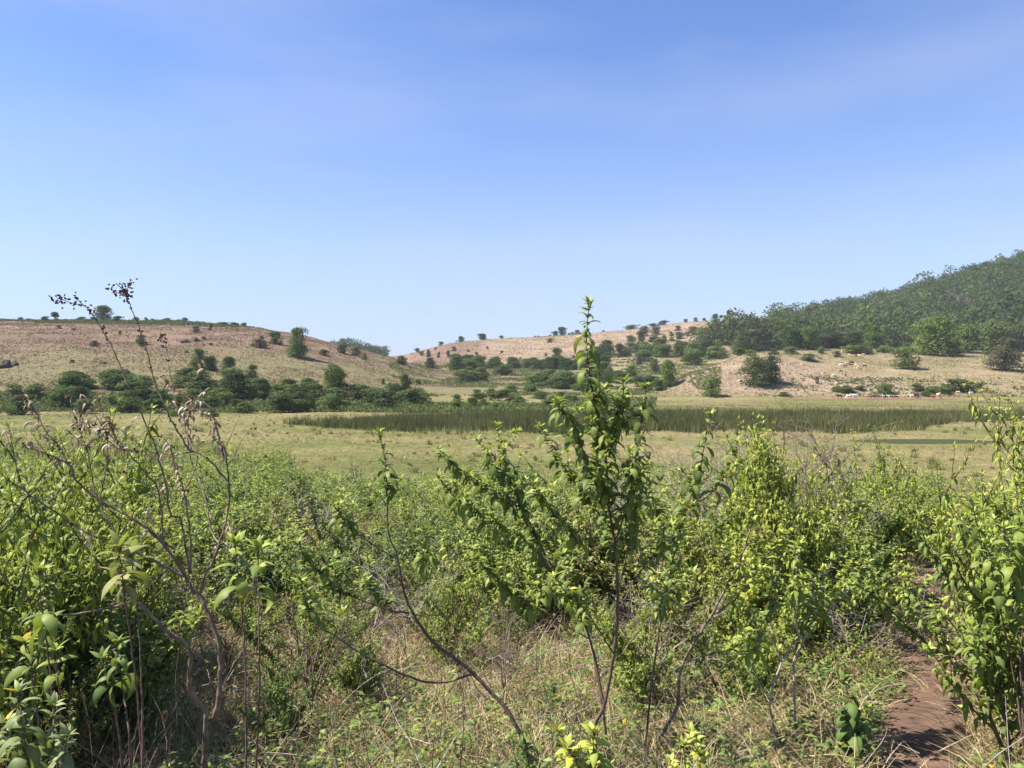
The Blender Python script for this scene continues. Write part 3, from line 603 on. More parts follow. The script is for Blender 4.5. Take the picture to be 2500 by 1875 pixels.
# single trees and bushes one can point at
T_ = [
 (252, 0, 46, 36, 'tree', 'dark', 'lopsided dark round tree standing tallest on the left hill crest', 'tree', 1),
 (134, 0, 27, 20, 'flat', 'dark', 'small flat-topped tree on the left hill crest, left of the dark round one', 'tree', 1),
 (112, 0, 24, 10, 'bush', 'dark', 'low dark bush at the left foot of the flat-topped crest tree', 'bush', 1),
 (289, 0, 30, 12, 'bush', 'dark', 'low rounded bush on the crest just right of the tall round tree', 'bush', 1),
 (200, 0, 28, 8, 'bush', 'dark', 'flat dark bush on the crest between the two crest trees', 'bush', 1),
 (357, 0, 12, 9, 'bush', 'dark', 'small knob-like bush alone on the left hill crest', 'bush', 1),
 (451, 0, 15, 10, 'bush', 'dark', 'small dark bush at the right end of the crest scrub', 'bush', 1),
 (596, 0, 24, 10, 'bush', 'green', 'low bush where the left hill crest begins to fall', 'bush', 1),
 (727, 872, 72, 68, 'tree', 'green', 'big round tree alone on the pink upper slope of the left hill', 'tree', 0),
 (671, 840, 40, 28, 'bush', 'green', 'green bush beside the big tree on the upper left slope', 'bush', 0),
 (634, 850, 40, 20, 'bush', 'brown', 'long dull bush lower left of the green bush on the upper slope', 'bush', 0),
 (344, 842, 34, 23, 'bush', 'olive', 'olive bush in the middle of the bare left hillside', 'bush', 0),
 (230, 845, 24, 13, 'bush', 'brown', 'thin dry bush on the bare left hillside, behind the leaning stalk', 'bush', 0),
 (478, 812, 24, 16, 'bush', 'greybush', 'grey leafless-looking bush near the top of the left hillside', 'bush', 0),
 (512, 806, 12, 14, 'bush', 'brown', 'small upright dark bush near the top of the left hillside', 'bush', 0),
 (292, 816, 10, 9, 'bush', 'green', 'tiny green bush high on the bare left hillside', 'bush', 0),
 (935, 938, 15, 14, 'bush', 'green', 'tiny green bush low on the bare right end of the left hill', 'bush', 0),
 (1020, 938, 18, 9, 'bush', 'green', 'flat green bush right of the cone-shaped tree, alone on the slope', 'bush', 0),
 (889, 878, 18, 16, 'tree', 'bright', 'small yellow-green tree on the falling left hill ridge', 'tree', 0),
 (790, 868, 24, 14, 'bush', 'brown', 'dull brown bush right of the big lone tree', 'bush', 0),
 (868, 868, 32, 20, 'bush', 'greybush', 'greyish thorny bush on the ridge beneath the blue wooded hilltop', 'bush', 0),
 (836, 862, 30, 22, 'bush', 'greybush', 'greyish wide bush on the ridge at the blue hilltop\'s left end', 'bush', 0),
 (822, 974, 78, 74, 'tree', 'green', 'large two-tiered green tree at the right part of the left hill\'s bush belt', 'tree', 0),
 (812, 936, 58, 44, 'tree', 'olive', 'olive tree crowning the belt just behind the two-tiered tree', 'tree', 0),
 (989, 973, 46, 58, 'cone', 'dark', 'dark cone-shaped tree at the right end of the bush belt', 'tree', 0),
 (1031, 985, 46, 27, 'bush', 'green', 'low spreading bush at the right foot of the cone-shaped tree', 'bush', 0),
 (955, 985, 42, 28, 'bush', 'green', 'rounded bush at the left foot of the cone-shaped tree', 'bush', 0),
 (171, 955, 54, 36, 'tree', 'dark', 'dark squat tree at the left end of the bush belt', 'tree', 0),
 (191, 992, 48, 46, 'tree', 'dark', 'dark tree standing just below the squat dark one, left of the stalks', 'tree', 0),
 (270, 950, 60, 46, 'tree', 'green', 'broad green tree between the two tall dry stalks', 'tree', 0),
 (330, 952, 48, 34, 'bush', 'green', 'broad bush directly right of the tree between the stalks', 'bush', 0),
 (483, 900, 44, 46, 'tree', 'green', 'green tree highest up the slope in the belt, left of centre', 'tree', 0),
 (516, 905, 38, 34, 'tree', 'dark', 'dark tree touching the right side of the highest belt tree', 'tree', 0),
 (555, 920, 48, 46, 'tree', 'dark', 'dark round tree in the belt right of the highest ones', 'tree', 0),
 (610, 930, 36, 38, 'tree', 'dark', 'dark narrow tree descending the slope in the belt', 'tree', 0),
 (573, 975, 84, 62, 'tree', 'dark', 'very large dark-green tree in the middle of the belt', 'tree', 0),
 (642, 975, 62, 48, 'tree', 'dark', 'large dark tree at the right shoulder of the very large one', 'tree', 0),
 (720, 972, 44, 32, 'tree', 'green', 'bright-topped green tree in the belt between the two biggest trees', 'tree', 0),
 (1177, 0, 27, 15, 'tree', 'dark', 'dark round tree alone on the middle skyline', 'tree', 1),
 (1126, 0, 20, 13, 'tree', 'dark', 'ragged small tree on the middle skyline left of the round one', 'tree', 1),
 (1077, 0, 16, 9, 'bush', 'green', 'small green bush on the rising middle skyline', 'bush', 1),
 (1019, 0, 15, 9, 'bush', 'dark', 'small rounded bush at the low end of the middle skyline', 'bush', 1),
 (1225, 0, 12, 7, 'bush', 'dark', 'tiny bush on the middle skyline right of the round tree', 'bush', 1),
 (1372, 0, 24, 20, 'tree', 'dark', 'dark tree on the skyline left of the tall shoot', 'tree', 1),
 (1356, 0, 18, 11, 'bush', 'dark', 'low dark bush against the left side of the skyline tree', 'bush', 1),
 (1342, 836, 20, 10, 'bush', 'green', 'small bush just under the skyline tree left of the tall shoot', 'bush', 0),
 (1410, 0, 14, 10, 'bush', 'dark', 'small dark bush on the skyline just left of the tall shoot', 'bush', 1),
 (1047, 872, 15, 17, 'tree', 'dark', 'small dark tree on the pink far slope, left end', 'tree', 0),
 (1070, 874, 9, 15, 'bush', 'greybush', 'thin grey bush on the pink far slope', 'bush', 0),
 (1095, 872, 12, 16, 'tree', 'brown', 'thin brownish tree on the pink far slope', 'tree', 0),
 (1030, 868, 14, 10, 'bush', 'green', 'small bush low on the pink far slope, left of the dark small tree', 'bush', 0),
 (979, 890, 30, 20, 'bush', 'dark', 'dark bush where the left hill meets the far slope', 'bush', 0),
 (1359, 880, 32, 30, 'tree', 'dark', 'dark round tree on the bare middle slope, left of the tall shoot', 'tree', 0),
 (1482, 874, 30, 13, 'bush', 'green', 'flat bush right of the tall shoot on the middle slope', 'bush', 0),
 (1541, 0, 38, 10, 'bush', 'dark', 'long low dark scrub bump on the skyline right of the tall shoot', 'bush', 1),
 (1595, 0, 22, 7, 'bush', 'dark', 'flat dark bush on the hump of the skyline, left one', 'bush', 1),
 (1620, 0, 28, 11, 'bush', 'dark', 'flat dark bush on the hump of the skyline, right one', 'bush', 1),
 (1674, 0, 14, 8, 'bush', 'greybush', 'small thin bush on the skyline right of the hump', 'bush', 1),
 (1698, 0, 16, 10, 'bush', 'greybush', 'small open bush on the skyline right of the hump, second one', 'bush', 1),
 (1720, 0, 12, 8, 'bush', 'dark', 'tiny dark bush on the skyline left of the pointed tree', 'bush', 1),
 (1748, 0, 18, 17, 'tree', 'dark', 'pointed small tree on the right skyline', 'tree', 1),
 (1775, 0, 20, 13, 'tree', 'dark', 'rounded small tree on the skyline right of the pointed one', 'tree', 1),
 (1738, 968, 54, 42, 'dome', 'bright', 'round bright green bush alone at the foot of the pink knoll', 'bush', 0),
 (1842, 943, 78, 70, 'dome', 'olive', 'broad dark-green tree on the knoll, left one of the touching pair', 'tree', 0),
 (1885, 936, 58, 66, 'dome', 'dark', 'smooth rounded dark tree on the knoll, right one of the touching pair', 'tree', 0),
 (2208, 900, 80, 50, 'dome', 'green', 'big rounded green bush alone high on the cattle slope', 'bush', 0),
 (2044, 872, 20, 14, 'bush', 'brown', 'small dull bush near the top of the cattle slope', 'bush', 0),
 (1976, 880, 44, 16, 'bush', 'olive', 'low spreading olive bush near the top left of the cattle slope', 'bush', 0),
 (1996, 938, 12, 18, 'cone', 'brown', 'small dark reddish bush standing alone on the pink shoulder', 'bush', 0),
 (2161, 960, 46, 22, 'bush', 'green', 'low green bush above the cattle line, left one', 'bush', 0),
 (2340, 955, 78, 27, 'bush', 'green', 'wide low green bush above the right end of the cattle line', 'bush', 0),
 (2276, 960, 40, 15, 'bush', 'olive', 'flat dull bush beside the wide low bush above the cattle', 'bush', 0),
 (2449, 905, 92, 76, 'tree', 'brown', 'brownish dense tree at the right border above the yellow-green shrub', 'tree', 0),
 (2283, 868, 100, 90, 'tree', 'bright', 'bright green big tree at the foot of the wooded hill', 'tree', 0),
 (2250, 866, 60, 60, 'tree', 'bright', 'bright green tree at the left side of the big bright one', 'tree', 0),
 (2361, 862, 80, 66, 'tree', 'bright', 'bright green layered tree right of the big bright one', 'tree', 0),
 (2440, 868, 90, 86, 'tree', 'olive', 'olive-green wide tree behind the brownish right-hand tree', 'tree', 0),
 (2320, 868, 60, 36, 'tree', 'dark', 'dark hollow tree in front of the bright trees', 'tree', 0),
 (1630, 945, 58, 62, 'tree', 'bright', 'green vine-covered tree in the dip left of the knoll', 'tree', 0),
 (1600, 912, 30, 34, 'tree', 'olive', 'olive tree behind the vine-covered tree in the dip', 'tree', 0),
 (1560, 890, 18, 26, 'tree', 'greybush', 'pale grey upright tree by the bare patch in the valley', 'tree', 0),
 (1538, 920, 36, 26, 'tree', 'green', 'dark green tree below the bare patch in the valley', 'tree', 0),
 (1470, 910, 50, 40, 'tree', 'dark', 'large dark tree directly right of the tall shoot', 'tree', 0),
 (1480, 870, 58, 38, 'tree', 'dark', 'dark wide tree group head behind the tall shoot', 'tree', 0),
 (1517, 872, 34, 32, 'tree', 'dark', 'dark tree next to the wide one behind the tall shoot', 'tree', 0),
 (1564, 852, 32, 42, 'tree', 'dark', 'tall dark tree standing above the valley trees', 'tree', 0),
 (1602, 817, 28, 20, 'tree', 'greybush', 'grey-green tree high on the far right slope', 'tree', 0),
 (1655, 808, 18, 12, 'bush', 'dark', 'small dark bush high on the far right slope', 'bush', 0),
 (1729, 873, 54, 42, 'tree', 'dark', 'dark broad tree at the knoll\'s upper left edge', 'tree', 0),
 (1668, 866, 70, 30, 'tree', 'green', 'wide green tree in the valley below the far right slope', 'tree', 0),
 (1620, 872, 56, 30, 'tree', 'green', 'wide green tree left of its twin in the valley', 'tree', 0),
 (1856, 858, 60, 58, 'tree', 'dark', 'tall dark tree at the left end of the wood, beside the knoll top', 'tree', 0),
 (1800, 862, 50, 42, 'tree', 'green', 'green tree at the knoll top left of the tall dark one', 'tree', 0),
]
for (px, py, w_, h_, kd, mt, lb, ct, cr_) in T_:
    if not cr_: LAND.append((px, py, lb.split(',')[0]))
    tree_px(px, py, w_, h_, kd, mt, lb, ct, on_crest=bool(cr_), parts=(w_ > 14))

LANDS = [(171, 950, 'dark squat tree at the belt\'s left end'), (270, 945, 'broad green tree between the dry stalks'), (483, 895, 'highest tree in the belt'),
 (573, 970, 'very large dark belt tree'), (642, 970, 'dark tree at the big one\'s shoulder'), (822, 970, 'two-tiered green tree'), (989, 970, 'dark cone-shaped tree'),
 (1125, 905, 'dip between the two hills'), (1359, 880, 'round tree on the bare middle slope'), (1437, 920, 'central tall shoot'), (1564, 850, 'tall tree above the valley trees'),
 (1630, 940, 'vine-covered tree in the dip'), (1738, 960, 'round bright bush on the knoll foot'), (1865, 930, 'touching pair of trees on the knoll'), (1856, 858, 'tall dark tree by the knoll top'),
 (2044, 868, 'small dull bush on the cattle slope'), (2208, 895, 'big rounded bush on the cattle slope'), (2283, 860, 'big bright tree under the wood'), (2161, 958, 'left low bush above the cattle'), (2340, 953, 'wide low bush above the cattle'),
 (1240, 960, 'back edge of the reed bed'), (400, 985, 'leaning dry stalks'), (1668, 860, 'wide green valley tree'), (1720, 820, 'hump of the far right slope'), (1960, 860, 'left top of the cattle slope')]
# rows and belts of bushes
def belt(n, poly, wr, hr, kinds, mats, label, group, seed, name='bush', cat='bush', parts=False, crest_=False):
    r_ = random.Random(seed); k = 0; tries = 0
    base_l = {41: 'low scrub', 42: 'speck-like bush', 43: 'small dry tussock', 44: 'tiny bush'}.get(seed, label)
    xs = [a[0] for a in poly]; ysp = [a[1] for a in poly]
    def inside(x, y):
        c = False; j = len(poly) - 1
        for i_ in range(len(poly)):
            if (poly[i_][1] > y) != (poly[j][1] > y) and x < (poly[j][0] - poly[i_][0]) * (y - poly[i_][1]) / (poly[j][1] - poly[i_][1]) + poly[i_][0]: c = not c
            j = i_
        return c
    while k < n and tries < n * 60:
        tries += 1; x = r_.uniform(min(xs), max(xs)); y = r_.uniform(min(ysp), max(ysp))
        if not crest_ and not inside(x, y): continue
        w_ = r_.uniform(*wr); h_ = w_ * r_.uniform(*hr)
        kd = r_.choice(kinds); mt = r_.choice(mats)
        if crest_ or wr[1] < 20:
            yy = HY - crest(x).z / crest(x).y * F if crest_ else y
            lb = base_l + ' ' + relate(x, yy, [(134, 765, 'flat-topped tree on the left crest'), (252, 765, 'tall round crest tree'), (357, 778, 'knob-like crest bush'), (451, 784, 'right end of the crest scrub'), (30, 775, 'left end of the crest'), (550, 790, 'falling crest'),
             (1019, 858, 'low end of the middle skyline'), (1177, 836, 'round tree on the middle skyline'), (1372, 822, 'skyline tree beside the tall shoot'), (1541, 798, 'long scrub bump on the skyline'), (344, 840, 'olive bush on the bare hillside'), (478, 812, 'grey bush high on the hillside'),
             (10, 895, 'dark rock outcrop'), (455, 836, 'flat dark ledge'), (671, 840, 'green bush by the lone tree'), (230, 845, 'thin dry hillside bush'), (1047, 872, 'small dark tree on the pink slope'), (1095, 872, 'thin brownish tree'), (1359, 880, 'round tree on the middle slope'), (1230, 860, 'middle of the pink slope')])
        else:
            szw = 'small ' if w_ < wr[0] + (wr[1] - wr[0]) * 0.35 else ('big ' if w_ > wr[0] + (wr[1] - wr[0]) * 0.7 else '')
            lb = szw + COLW[mt] + ' ' + cat + ' ' + relate(x, y, LANDS)
        tree_px(x, y, w_, h_, kd, mt, lb, cat, group, name, on_crest=crest_, parts=parts); k += 1
belt(84, [(0, 965), (120, 948), (250, 930), (420, 935), (470, 915), (640, 945), (900, 962), (1050, 985), (960, 1003), (620, 1018), (300, 1018), (0, 1015)], (36, 78), (0.42, 0.62), ['bush'], ['olive', 'green', 'green', 'olive', 'dark'],
     'rounded scrub bush packed in the green belt at the left hill\'s foot', 'bushes in the belt at the foot of the left hill', 31)
belt(12, [(1060, 985), (1200, 960), (1240, 975), (1220, 1000), (1080, 1000)], (26, 48), (0.4, 0.6), ['bush'], ['olive', 'green', 'bright'], 'low bush at the plain\'s edge left of the tall shoot', 'low bushes at the plain edge left of the tall shoot', 32)
belt(16, [(1040, 895), (1130, 890), (1215, 893), (1210, 908), (1060, 905)], (26, 44), (0.55, 0.8), ['tree', 'bush'], ['dark', 'green'], 'dark scrub in the row where the left hill meets the far slope', 'dark scrub row below the pink far slope', 33)
belt(11, [(1090, 915), (1240, 915), (1240, 925), (1130, 940)], (24, 42), (0.5, 0.8), ['bush'], ['green', 'olive'], 'green bush on the tan ground below the dark scrub row', 'bushes below the dark scrub row', 34)
belt(17, [(1235, 890), (1430, 890), (1430, 905), (1235, 902)], (28, 46), (0.5, 0.7), ['bush', 'tree'], ['dark', 'green'], 'bush in the upper hedge-like row behind the tall shoot', 'upper row of bushes behind the tall shoot', 35)
belt(22, [(1280, 925), (1440, 935), (1440, 960), (1340, 955), (1280, 938)], (30, 58), (0.45, 0.65), ['bush'], ['green', 'green', 'olive'], 'bush in the lower thicket behind the tall shoot', 'lower thicket behind the tall shoot', 36)
belt(14, [(1240, 950), (1420, 975), (1420, 995), (1240, 992)], (24, 44), (0.4, 0.6), ['bush'], ['green', 'olive'], 'low bush at the back of the reed bed', 'low bushes at the back of the reed bed', 37)
belt(24, [(1440, 860), (1700, 850), (1790, 860), (1690, 895), (1600, 885), (1450, 880)], (28, 52), (0.5, 0.75), ['bush', 'tree'], ['green', 'dark', 'green'], 'tree or bush in the valley wood between tall shoot and knoll', 'valley wood between tall shoot and knoll', 38, name='tree', cat='tree')
belt(14, [(1440, 905), (1600, 925), (1620, 955), (1500, 960), (1440, 950)], (30, 48), (0.5, 0.7), ['bush'], ['green', 'dark'], 'green bush in the dip left of the pink knoll', 'bushes in the dip left of the knoll', 39)
belt(26, [(1520, 815), (1900, 795), (1900, 830), (1720, 845), (1540, 835)], (14, 30), (0.5, 0.9), ['bush'], ['greybush', 'greybush', 'olive', 'brown'], 'thin grey-green bush scattered on the far right slope', 'thin bushes on the far right slope', 40)
belt(22, [(0, 0), (600, 0), (600, 1), (0, 1)], (10, 22), (0.3, 0.5), ['bush'], ['olive', 'green'], 'low scrub on the left hill\'s crest', 'low scrub along the left hill crest', 41, crest_=True)
belt(9, [(960, 0), (1560, 0)], (6, 12), (0.4, 0.7), ['bush'], ['greybush', 'dark'], 'speck-like bush on the middle skyline', 'tiny bushes along the middle skyline', 42, crest_=True)
belt(14, [(60, 800), (620, 800), (720, 850), (600, 900), (60, 900)], (8, 16), (0.35, 0.6), ['bush'], ['brown', 'greybush', 'olive'], 'small dry tussock on the bare left hillside', 'dry tussocks on the left hillside', 43)
belt(16, [(1000, 855), (1400, 845), (1400, 885), (1040, 885)], (7, 13), (0.5, 0.9), ['bush'], ['brown', 'olive'], 'tiny bush dotted on the pink far slope', 'tiny bushes on the pink far slope', 44)
belt(14, [(1900, 955), (2420, 945), (2420, 968), (1900, 968)], (20, 40), (0.25, 0.45), ['bush'], ['olive', 'green', 'olive'], 'low weedy bush above the cattle line', 'low bushes along the foot of the cattle slope', 45)
belt(26, [(1800, 852), (2230, 846), (2230, 850), (1800, 858)], (40, 66), (0.7, 0.95), ['tree'], ['dark', 'green', 'dark', 'brown'], 'tree in the front row of the wood above the cattle slope', 'front row of trees at the wood\'s edge', 46, name='tree', cat='tree', parts=True)
belt(14, [(1760, 866), (2400, 852), (2400, 856), (1760, 872)], (24, 40), (0.4, 0.6), ['bush'], ['green', 'bright', 'olive'], 'low bush fringing the front of the wood', 'bushes fringing the wood', 47)

# the wood on the right-hand hill, and on the far blue hilltop: a mass nobody could count
def wood(name, n, region, seed, wr, label, mat, per=170, cs=0.05):
    g_ = np.random.default_rng(seed); Gw = Geo(); k = 0; protos = []
    for q in range(6):
        A, C = crown_arrays(900 + q, per, cs, 9, 0.15, 1.0, 'round'); protos.append((A.V[0], A.P, A.A['rnd'][0]))
    for (x, y, ww) in region(g_, n):
        z = H1(x, y); Vv, Pp, rr_ = protos[int(g_.integers(6))]; a_ = g_.random() * 6.28; h_ = ww * (0.7 + 0.45 * g_.random())
        c, s = math.cos(a_), math.sin(a_)
        Vn = np.stack([(Vv[:, 0] * c - Vv[:, 1] * s) * ww + x, (Vv[:, 0] * s + Vv[:, 1] * c) * ww + y, Vv[:, 2] * h_ + z - 0.6], -1)
        Gw.add(Vn, Pp, rnd=np.clip(rr_ * 0.25 + 0.85 * g_.random() - 0.05, 0, 1))
    o_ = link(name, Gw.mesh(name, M[mat])); setp(o_, label, 'wood', None, 'stuff'); return o_
def reg_right(mask):
    def f(g_, n):
        k = 0; t = 0
        while k < n and t < n * 40:
            t += 1; Y = 335 * (740 / 335) ** g_.random() ; px = g_.uniform(1700, 2950)
            lim = np.interp(px, [1700, 1780, 1850, 1950, 2050, 2300, 2600, 2950], [450, 430, 405, 398, 395, 375, 352, 335])
            top = np.interp(px, [1700, 1780, 1860, 1900, 1990, 2200], [470, 480, 500, 600, 700, 760])
            if Y < lim or Y > top: continue
            x = (px - CXP) / F * Y
            if (fbm(np.array([x / 60]), np.array([Y / 60]), 21)[0] > 0) != (mask == 0) and g_.random() < 0.75: continue
            k += 1; yield x, Y, g_.uniform(7.5, 13.5) * (1.0 + 0.3 * (Y < 450)) * (1.4 if g_.random() < 0.07 else 1.0)
    return f
wood('hillside_wood', 1900, reg_right(0), 51, None, 'dense dark green wood covering the right-hand hill', 'dark')
wood('hillside_wood', 1100, reg_right(1), 52, None, 'greener crowns mixed through the wood on the right-hand hill', 'green')
wood('hillside_wood', 330, reg_right(1), 53, None, 'brownish crowns mixed through the wood on the right-hand hill', 'brown')
def reg_blue(g_, n):
    for _ in range(n):
        px = g_.uniform(800, 945); Y = g_.uniform(650, 790); yield (px - CXP) / F * Y, Y, g_.uniform(9, 13)
wood('hilltop_wood', 90, reg_blue, 54, None, 'blue-green wood on the small far hilltop behind the left ridge', 'dark')

# bare pale tree in the wood
def bare(name, x, y, z, h, label, cat, seed, mat, n=9, spread=0.6, r0=0.02, twist=0.12, depth=2, group=None, up=0.3):
    g_ = np.random.default_rng(seed); Gb_ = Geo(); Gt = Geo()
    tube(Gb_, wobble_line([0, 0, -0.1], [0.05, 0, 1], h * 0.4, 4, g_, 0.3, 0.08), np.linspace(r0 * 1.4, r0, 5), 6)
    for k in range(n):
        a_ = g_.random() * 6.28; P = wobble_line([0, 0, h * (0.02 + 0.35 * g_.random())], [math.cos(a_) * spread, math.sin(a_) * spread, 0.8], h * (0.5 + 0.35 * g_.random()), 7, g_, up, twist)
        tube(Gb_, P, np.linspace(r0, r0 * 0.22, 8), 4)
        for b in range(7):
            a2 = a_ + g_.normal() * 1.2; i0 = int(g_.integers(2, 7)); Q = wobble_line(P[i0], [math.cos(a2), math.sin(a2), 0.5 + 0.3 * g_.normal()], h * 0.25 * (0.5 + g_.random()), 5, g_, 0.2, twist * 1.4)
            tube(Gt, Q, np.linspace(r0 * 0.35, r0 * 0.12, 6), 3)
            if depth > 1:
                for c_ in range(4):
                    a3 = a2 + g_.normal() * 1.3; Q2 = wobble_line(Q[int(g_.integers(1, 5))], [math.cos(a3), math.sin(a3), 0.4 + 0.4 * g_.normal()], h * 0.12 * (0.5 + g_.random()), 4, g_, 0.1, twist * 1.6)
                    tube(Gt, Q2, np.linspace(r0 * 0.2, r0 * 0.1, 5), 3)
    e = bpy.data.objects.new(name, None); sc.collection.objects.link(e); e.location = (x, y, z); setp(e, label, cat, group)
    link('branch', Gb_.mesh(name + '_b', mat, True), e); link('twigs', Gt.mesh(name + '_t', mat, True), e); return e
p = hit(2342, 770)
if p: bare('bare_tree', p.x, p.y, p.z + 3, 15, 'leafless pale grey tree standing in the wood on the right hill', 'tree', 77, M['stem_grey'], n=9, spread=0.9, r0=0.22)

# ------------------------------------------------------------------ grasses
def ground_pts(n, seed, x0, x1, y0, y1, persp=True):
    g_ = np.random.default_rng(seed)
    if persp:
        Y = y0 * (y1 / y0) ** (g_.random(n) ** 0.8); x = ((x0 + (x1 - x0) * g_.random(n)) - CXP) / F * Y
    else: Y = y0 + (y1 - y0) * g_.random(n); x = x0 + (x1 - x0) * g_.random(n)
    return x, Y
# dry grass and litter near the camera, in tufts
g_ = np.random.default_rng(60)
def near_grass(name, ntuft, blades, y0, y1, hgt, wdt, mat, label, seed, thresh, inv=False, ns=3, spread=0.07):
    g_ = np.random.default_rng(seed)
    Y = y0 * (y1 / y0) ** g_.random(ntuft); x = (g_.uniform(-350, 2850, ntuft) - CXP) / F * np.maximum(Y, 4)
    nn = fbm(x * 0.55, Y * 0.55, 71, 3) + 0.35 * g_.normal(size=ntuft) * 0.6
    keep = (nn < thresh) if inv else (nn > thresh)
    onp = np.abs(x - path_x(Y)) < 0.33
    onp &= g_.random(ntuft) > 0.06; keep &= ~onp
    x = x[keep]; Y = Y[keep]; n = len(x)
    X = np.repeat(x, blades) + g_.normal(size=n * blades) * spread; YY = np.repeat(Y, blades) + g_.normal(size=n * blades) * spread
    Z = Hgt(X, YY) - 0.01; az = g_.random(n * blades) * 6.28
    s = np.repeat(0.55 + 0.9 * g_.random(n), blades)
    L = hgt * s * (0.5 + 0.8 * g_.random(n * blades)); tr_ = np.repeat(g_.random(n), blades)
    Gg = Geo(); leaf_geo(Gg, np.stack([X, YY, Z], -1), az, L, wdt * (0.6 + 0.8 * g_.random(len(L))), 0.75 + 0.5 * g_.random(len(L)), 0.4 + 1.5 * g_.random(len(L)), g_.normal(size=len(L)), ns, rnd=np.clip(0.6 * g_.random(len(L)) + 0.4 * tr_, 0, 1), flat=True, g_rng=g_)
    o_ = link(name, Gg.mesh(name, mat)); setp(o_, label, 'grass', None, 'stuff'); return o_
near_grass('dry_grass', 14000, 16, 2.3, 26, 0.30, 0.0055, M['straw'], 'dry straw-coloured grass under the shrubs', 61, -0.45)
near_grass('green_grass', 2600, 14, 2.3, 26, 0.22, 0.007, M['herb'], 'green and yellowing grass among the straw', 62, 0.02)
# small broad-leaved ground cover
def herbs(name, n, y0, y1, seed, label, mat, Lr=(0.03, 0.06), thresh=0.0, hmax=0.28, nl=16, ns=2):
    g_ = np.random.default_rng(seed); Y = y0 * (y1 / y0) ** g_.random(n); x = (g_.uniform(-350, 2850, n) - CXP) / F * np.maximum(Y, 4)
    keep = (fbm(x * 0.4, Y * 0.4, 91, 3) + 0.3 * g_.normal(size=n) > thresh) & (np.abs(x - path_x(Y)) > 0.27); x = x[keep]; Y = Y[keep]; n = len(x)
    hh = np.repeat(hmax * (0.3 + 0.7 * g_.random(n)), nl); f = g_.random(n * nl)
    X = np.repeat(x, nl) + g_.normal(size=n * nl) * 0.055; YY = np.repeat(Y, nl) + g_.normal(size=n * nl) * 0.055
    Z = Hgt(X, YY) + hh * f; L = g_.uniform(*Lr, n * nl)
    Gg = Geo(); tr_ = np.repeat(g_.random(n), nl)
    leaf_geo(Gg, np.stack([X, YY, Z], -1), g_.random(n * nl) * 6.28, L, L * 0.42, 0.5 + 0.5 * g_.random(n * nl), 0.6 + g_.random(n * nl), g_.normal(size=n * nl) * 0.4, ns, rnd=np.clip(0.5 * g_.random(n * nl) + 0.5 * tr_, 0, 1), young=np.where(f > 0.85, 0.5, 0), g_rng=g_)
    o_ = link(name, Gg.mesh(name, mat, True)); setp(o_, label, 'plants', None, 'stuff')
herbs('ground_cover', 3000, 2.4, 22, 63, 'small green leafy weeds covering the ground', M['leaf'], thresh=0.08)
herbs('ground_cover', 1500, 2.4, 6.5, 163, 'dark green leafy weeds at the foot of the near shrubs', M['leaf_deep'], Lr=(0.03, 0.075), thresh=0.05, hmax=0.3, nl=22)
herbs('ground_cover', 1500, 2.4, 26, 64, 'yellow-green leafy weeds among the straw', M['leaf_olive'], thresh=0.1)
g_ = np.random.default_rng(165); Gt_ = Geo()
for k in range(1500):
    Y = 2.8 * (16 / 2.8) ** g_.random(); x = (g_.uniform(-100, 2600) - CXP) / F * Y; a_ = g_.random() * 6.28
    if abs(x - path_x(Y)) < 0.35 or fbm(np.array([x * 0.6]), np.array([Y * 0.6]), 171, 3)[0] < -0.12: continue
    tube(Gt_, wobble_line([x, Y, H1(x, Y) - 0.02], [math.cos(a_) * 0.35, math.sin(a_) * 0.35, 1], 0.25 + 0.55 * g_.random(), 6, g_, 0.1, 0.12), np.linspace(0.003, 0.001, 7) * (0.6 + 0.8 * g_.random()), 3)
setp(link('stalks', Gt_.mesh('stalks', M['stem_dry'], True)), 'thin brown dead stalks standing in the grass', 'stalks', None, 'stuff')
# fallen dead twigs
g_ = np.random.default_rng(65); Gt_ = Geo()
for k in range(650):
    Y = 2.6 * (20 / 2.6) ** g_.random(); x = (g_.uniform(-100, 2600) - CXP) / F * Y; a_ = g_.random() * 6.28
    if abs(x - path_x(Y)) < 0.3 and g_.random() < 0.75: continue
    tube(Gt_, wobble_line([x, Y, H1(x, Y) + 0.02 + 0.12 * g_.random()], [math.cos(a_), math.sin(a_), 0.15 + 0.5 * g_.random()], 0.2 + 0.6 * g_.random(), 6, g_, -0.15, 0.12), np.linspace(0.0035, 0.0012, 7) * (0.6 + g_.random()), 3)
setp(link('twigs', Gt_.mesh('twigs', M['stem_grey'], True)), 'dead pale twigs lying through the grass', 'twigs', None, 'stuff')

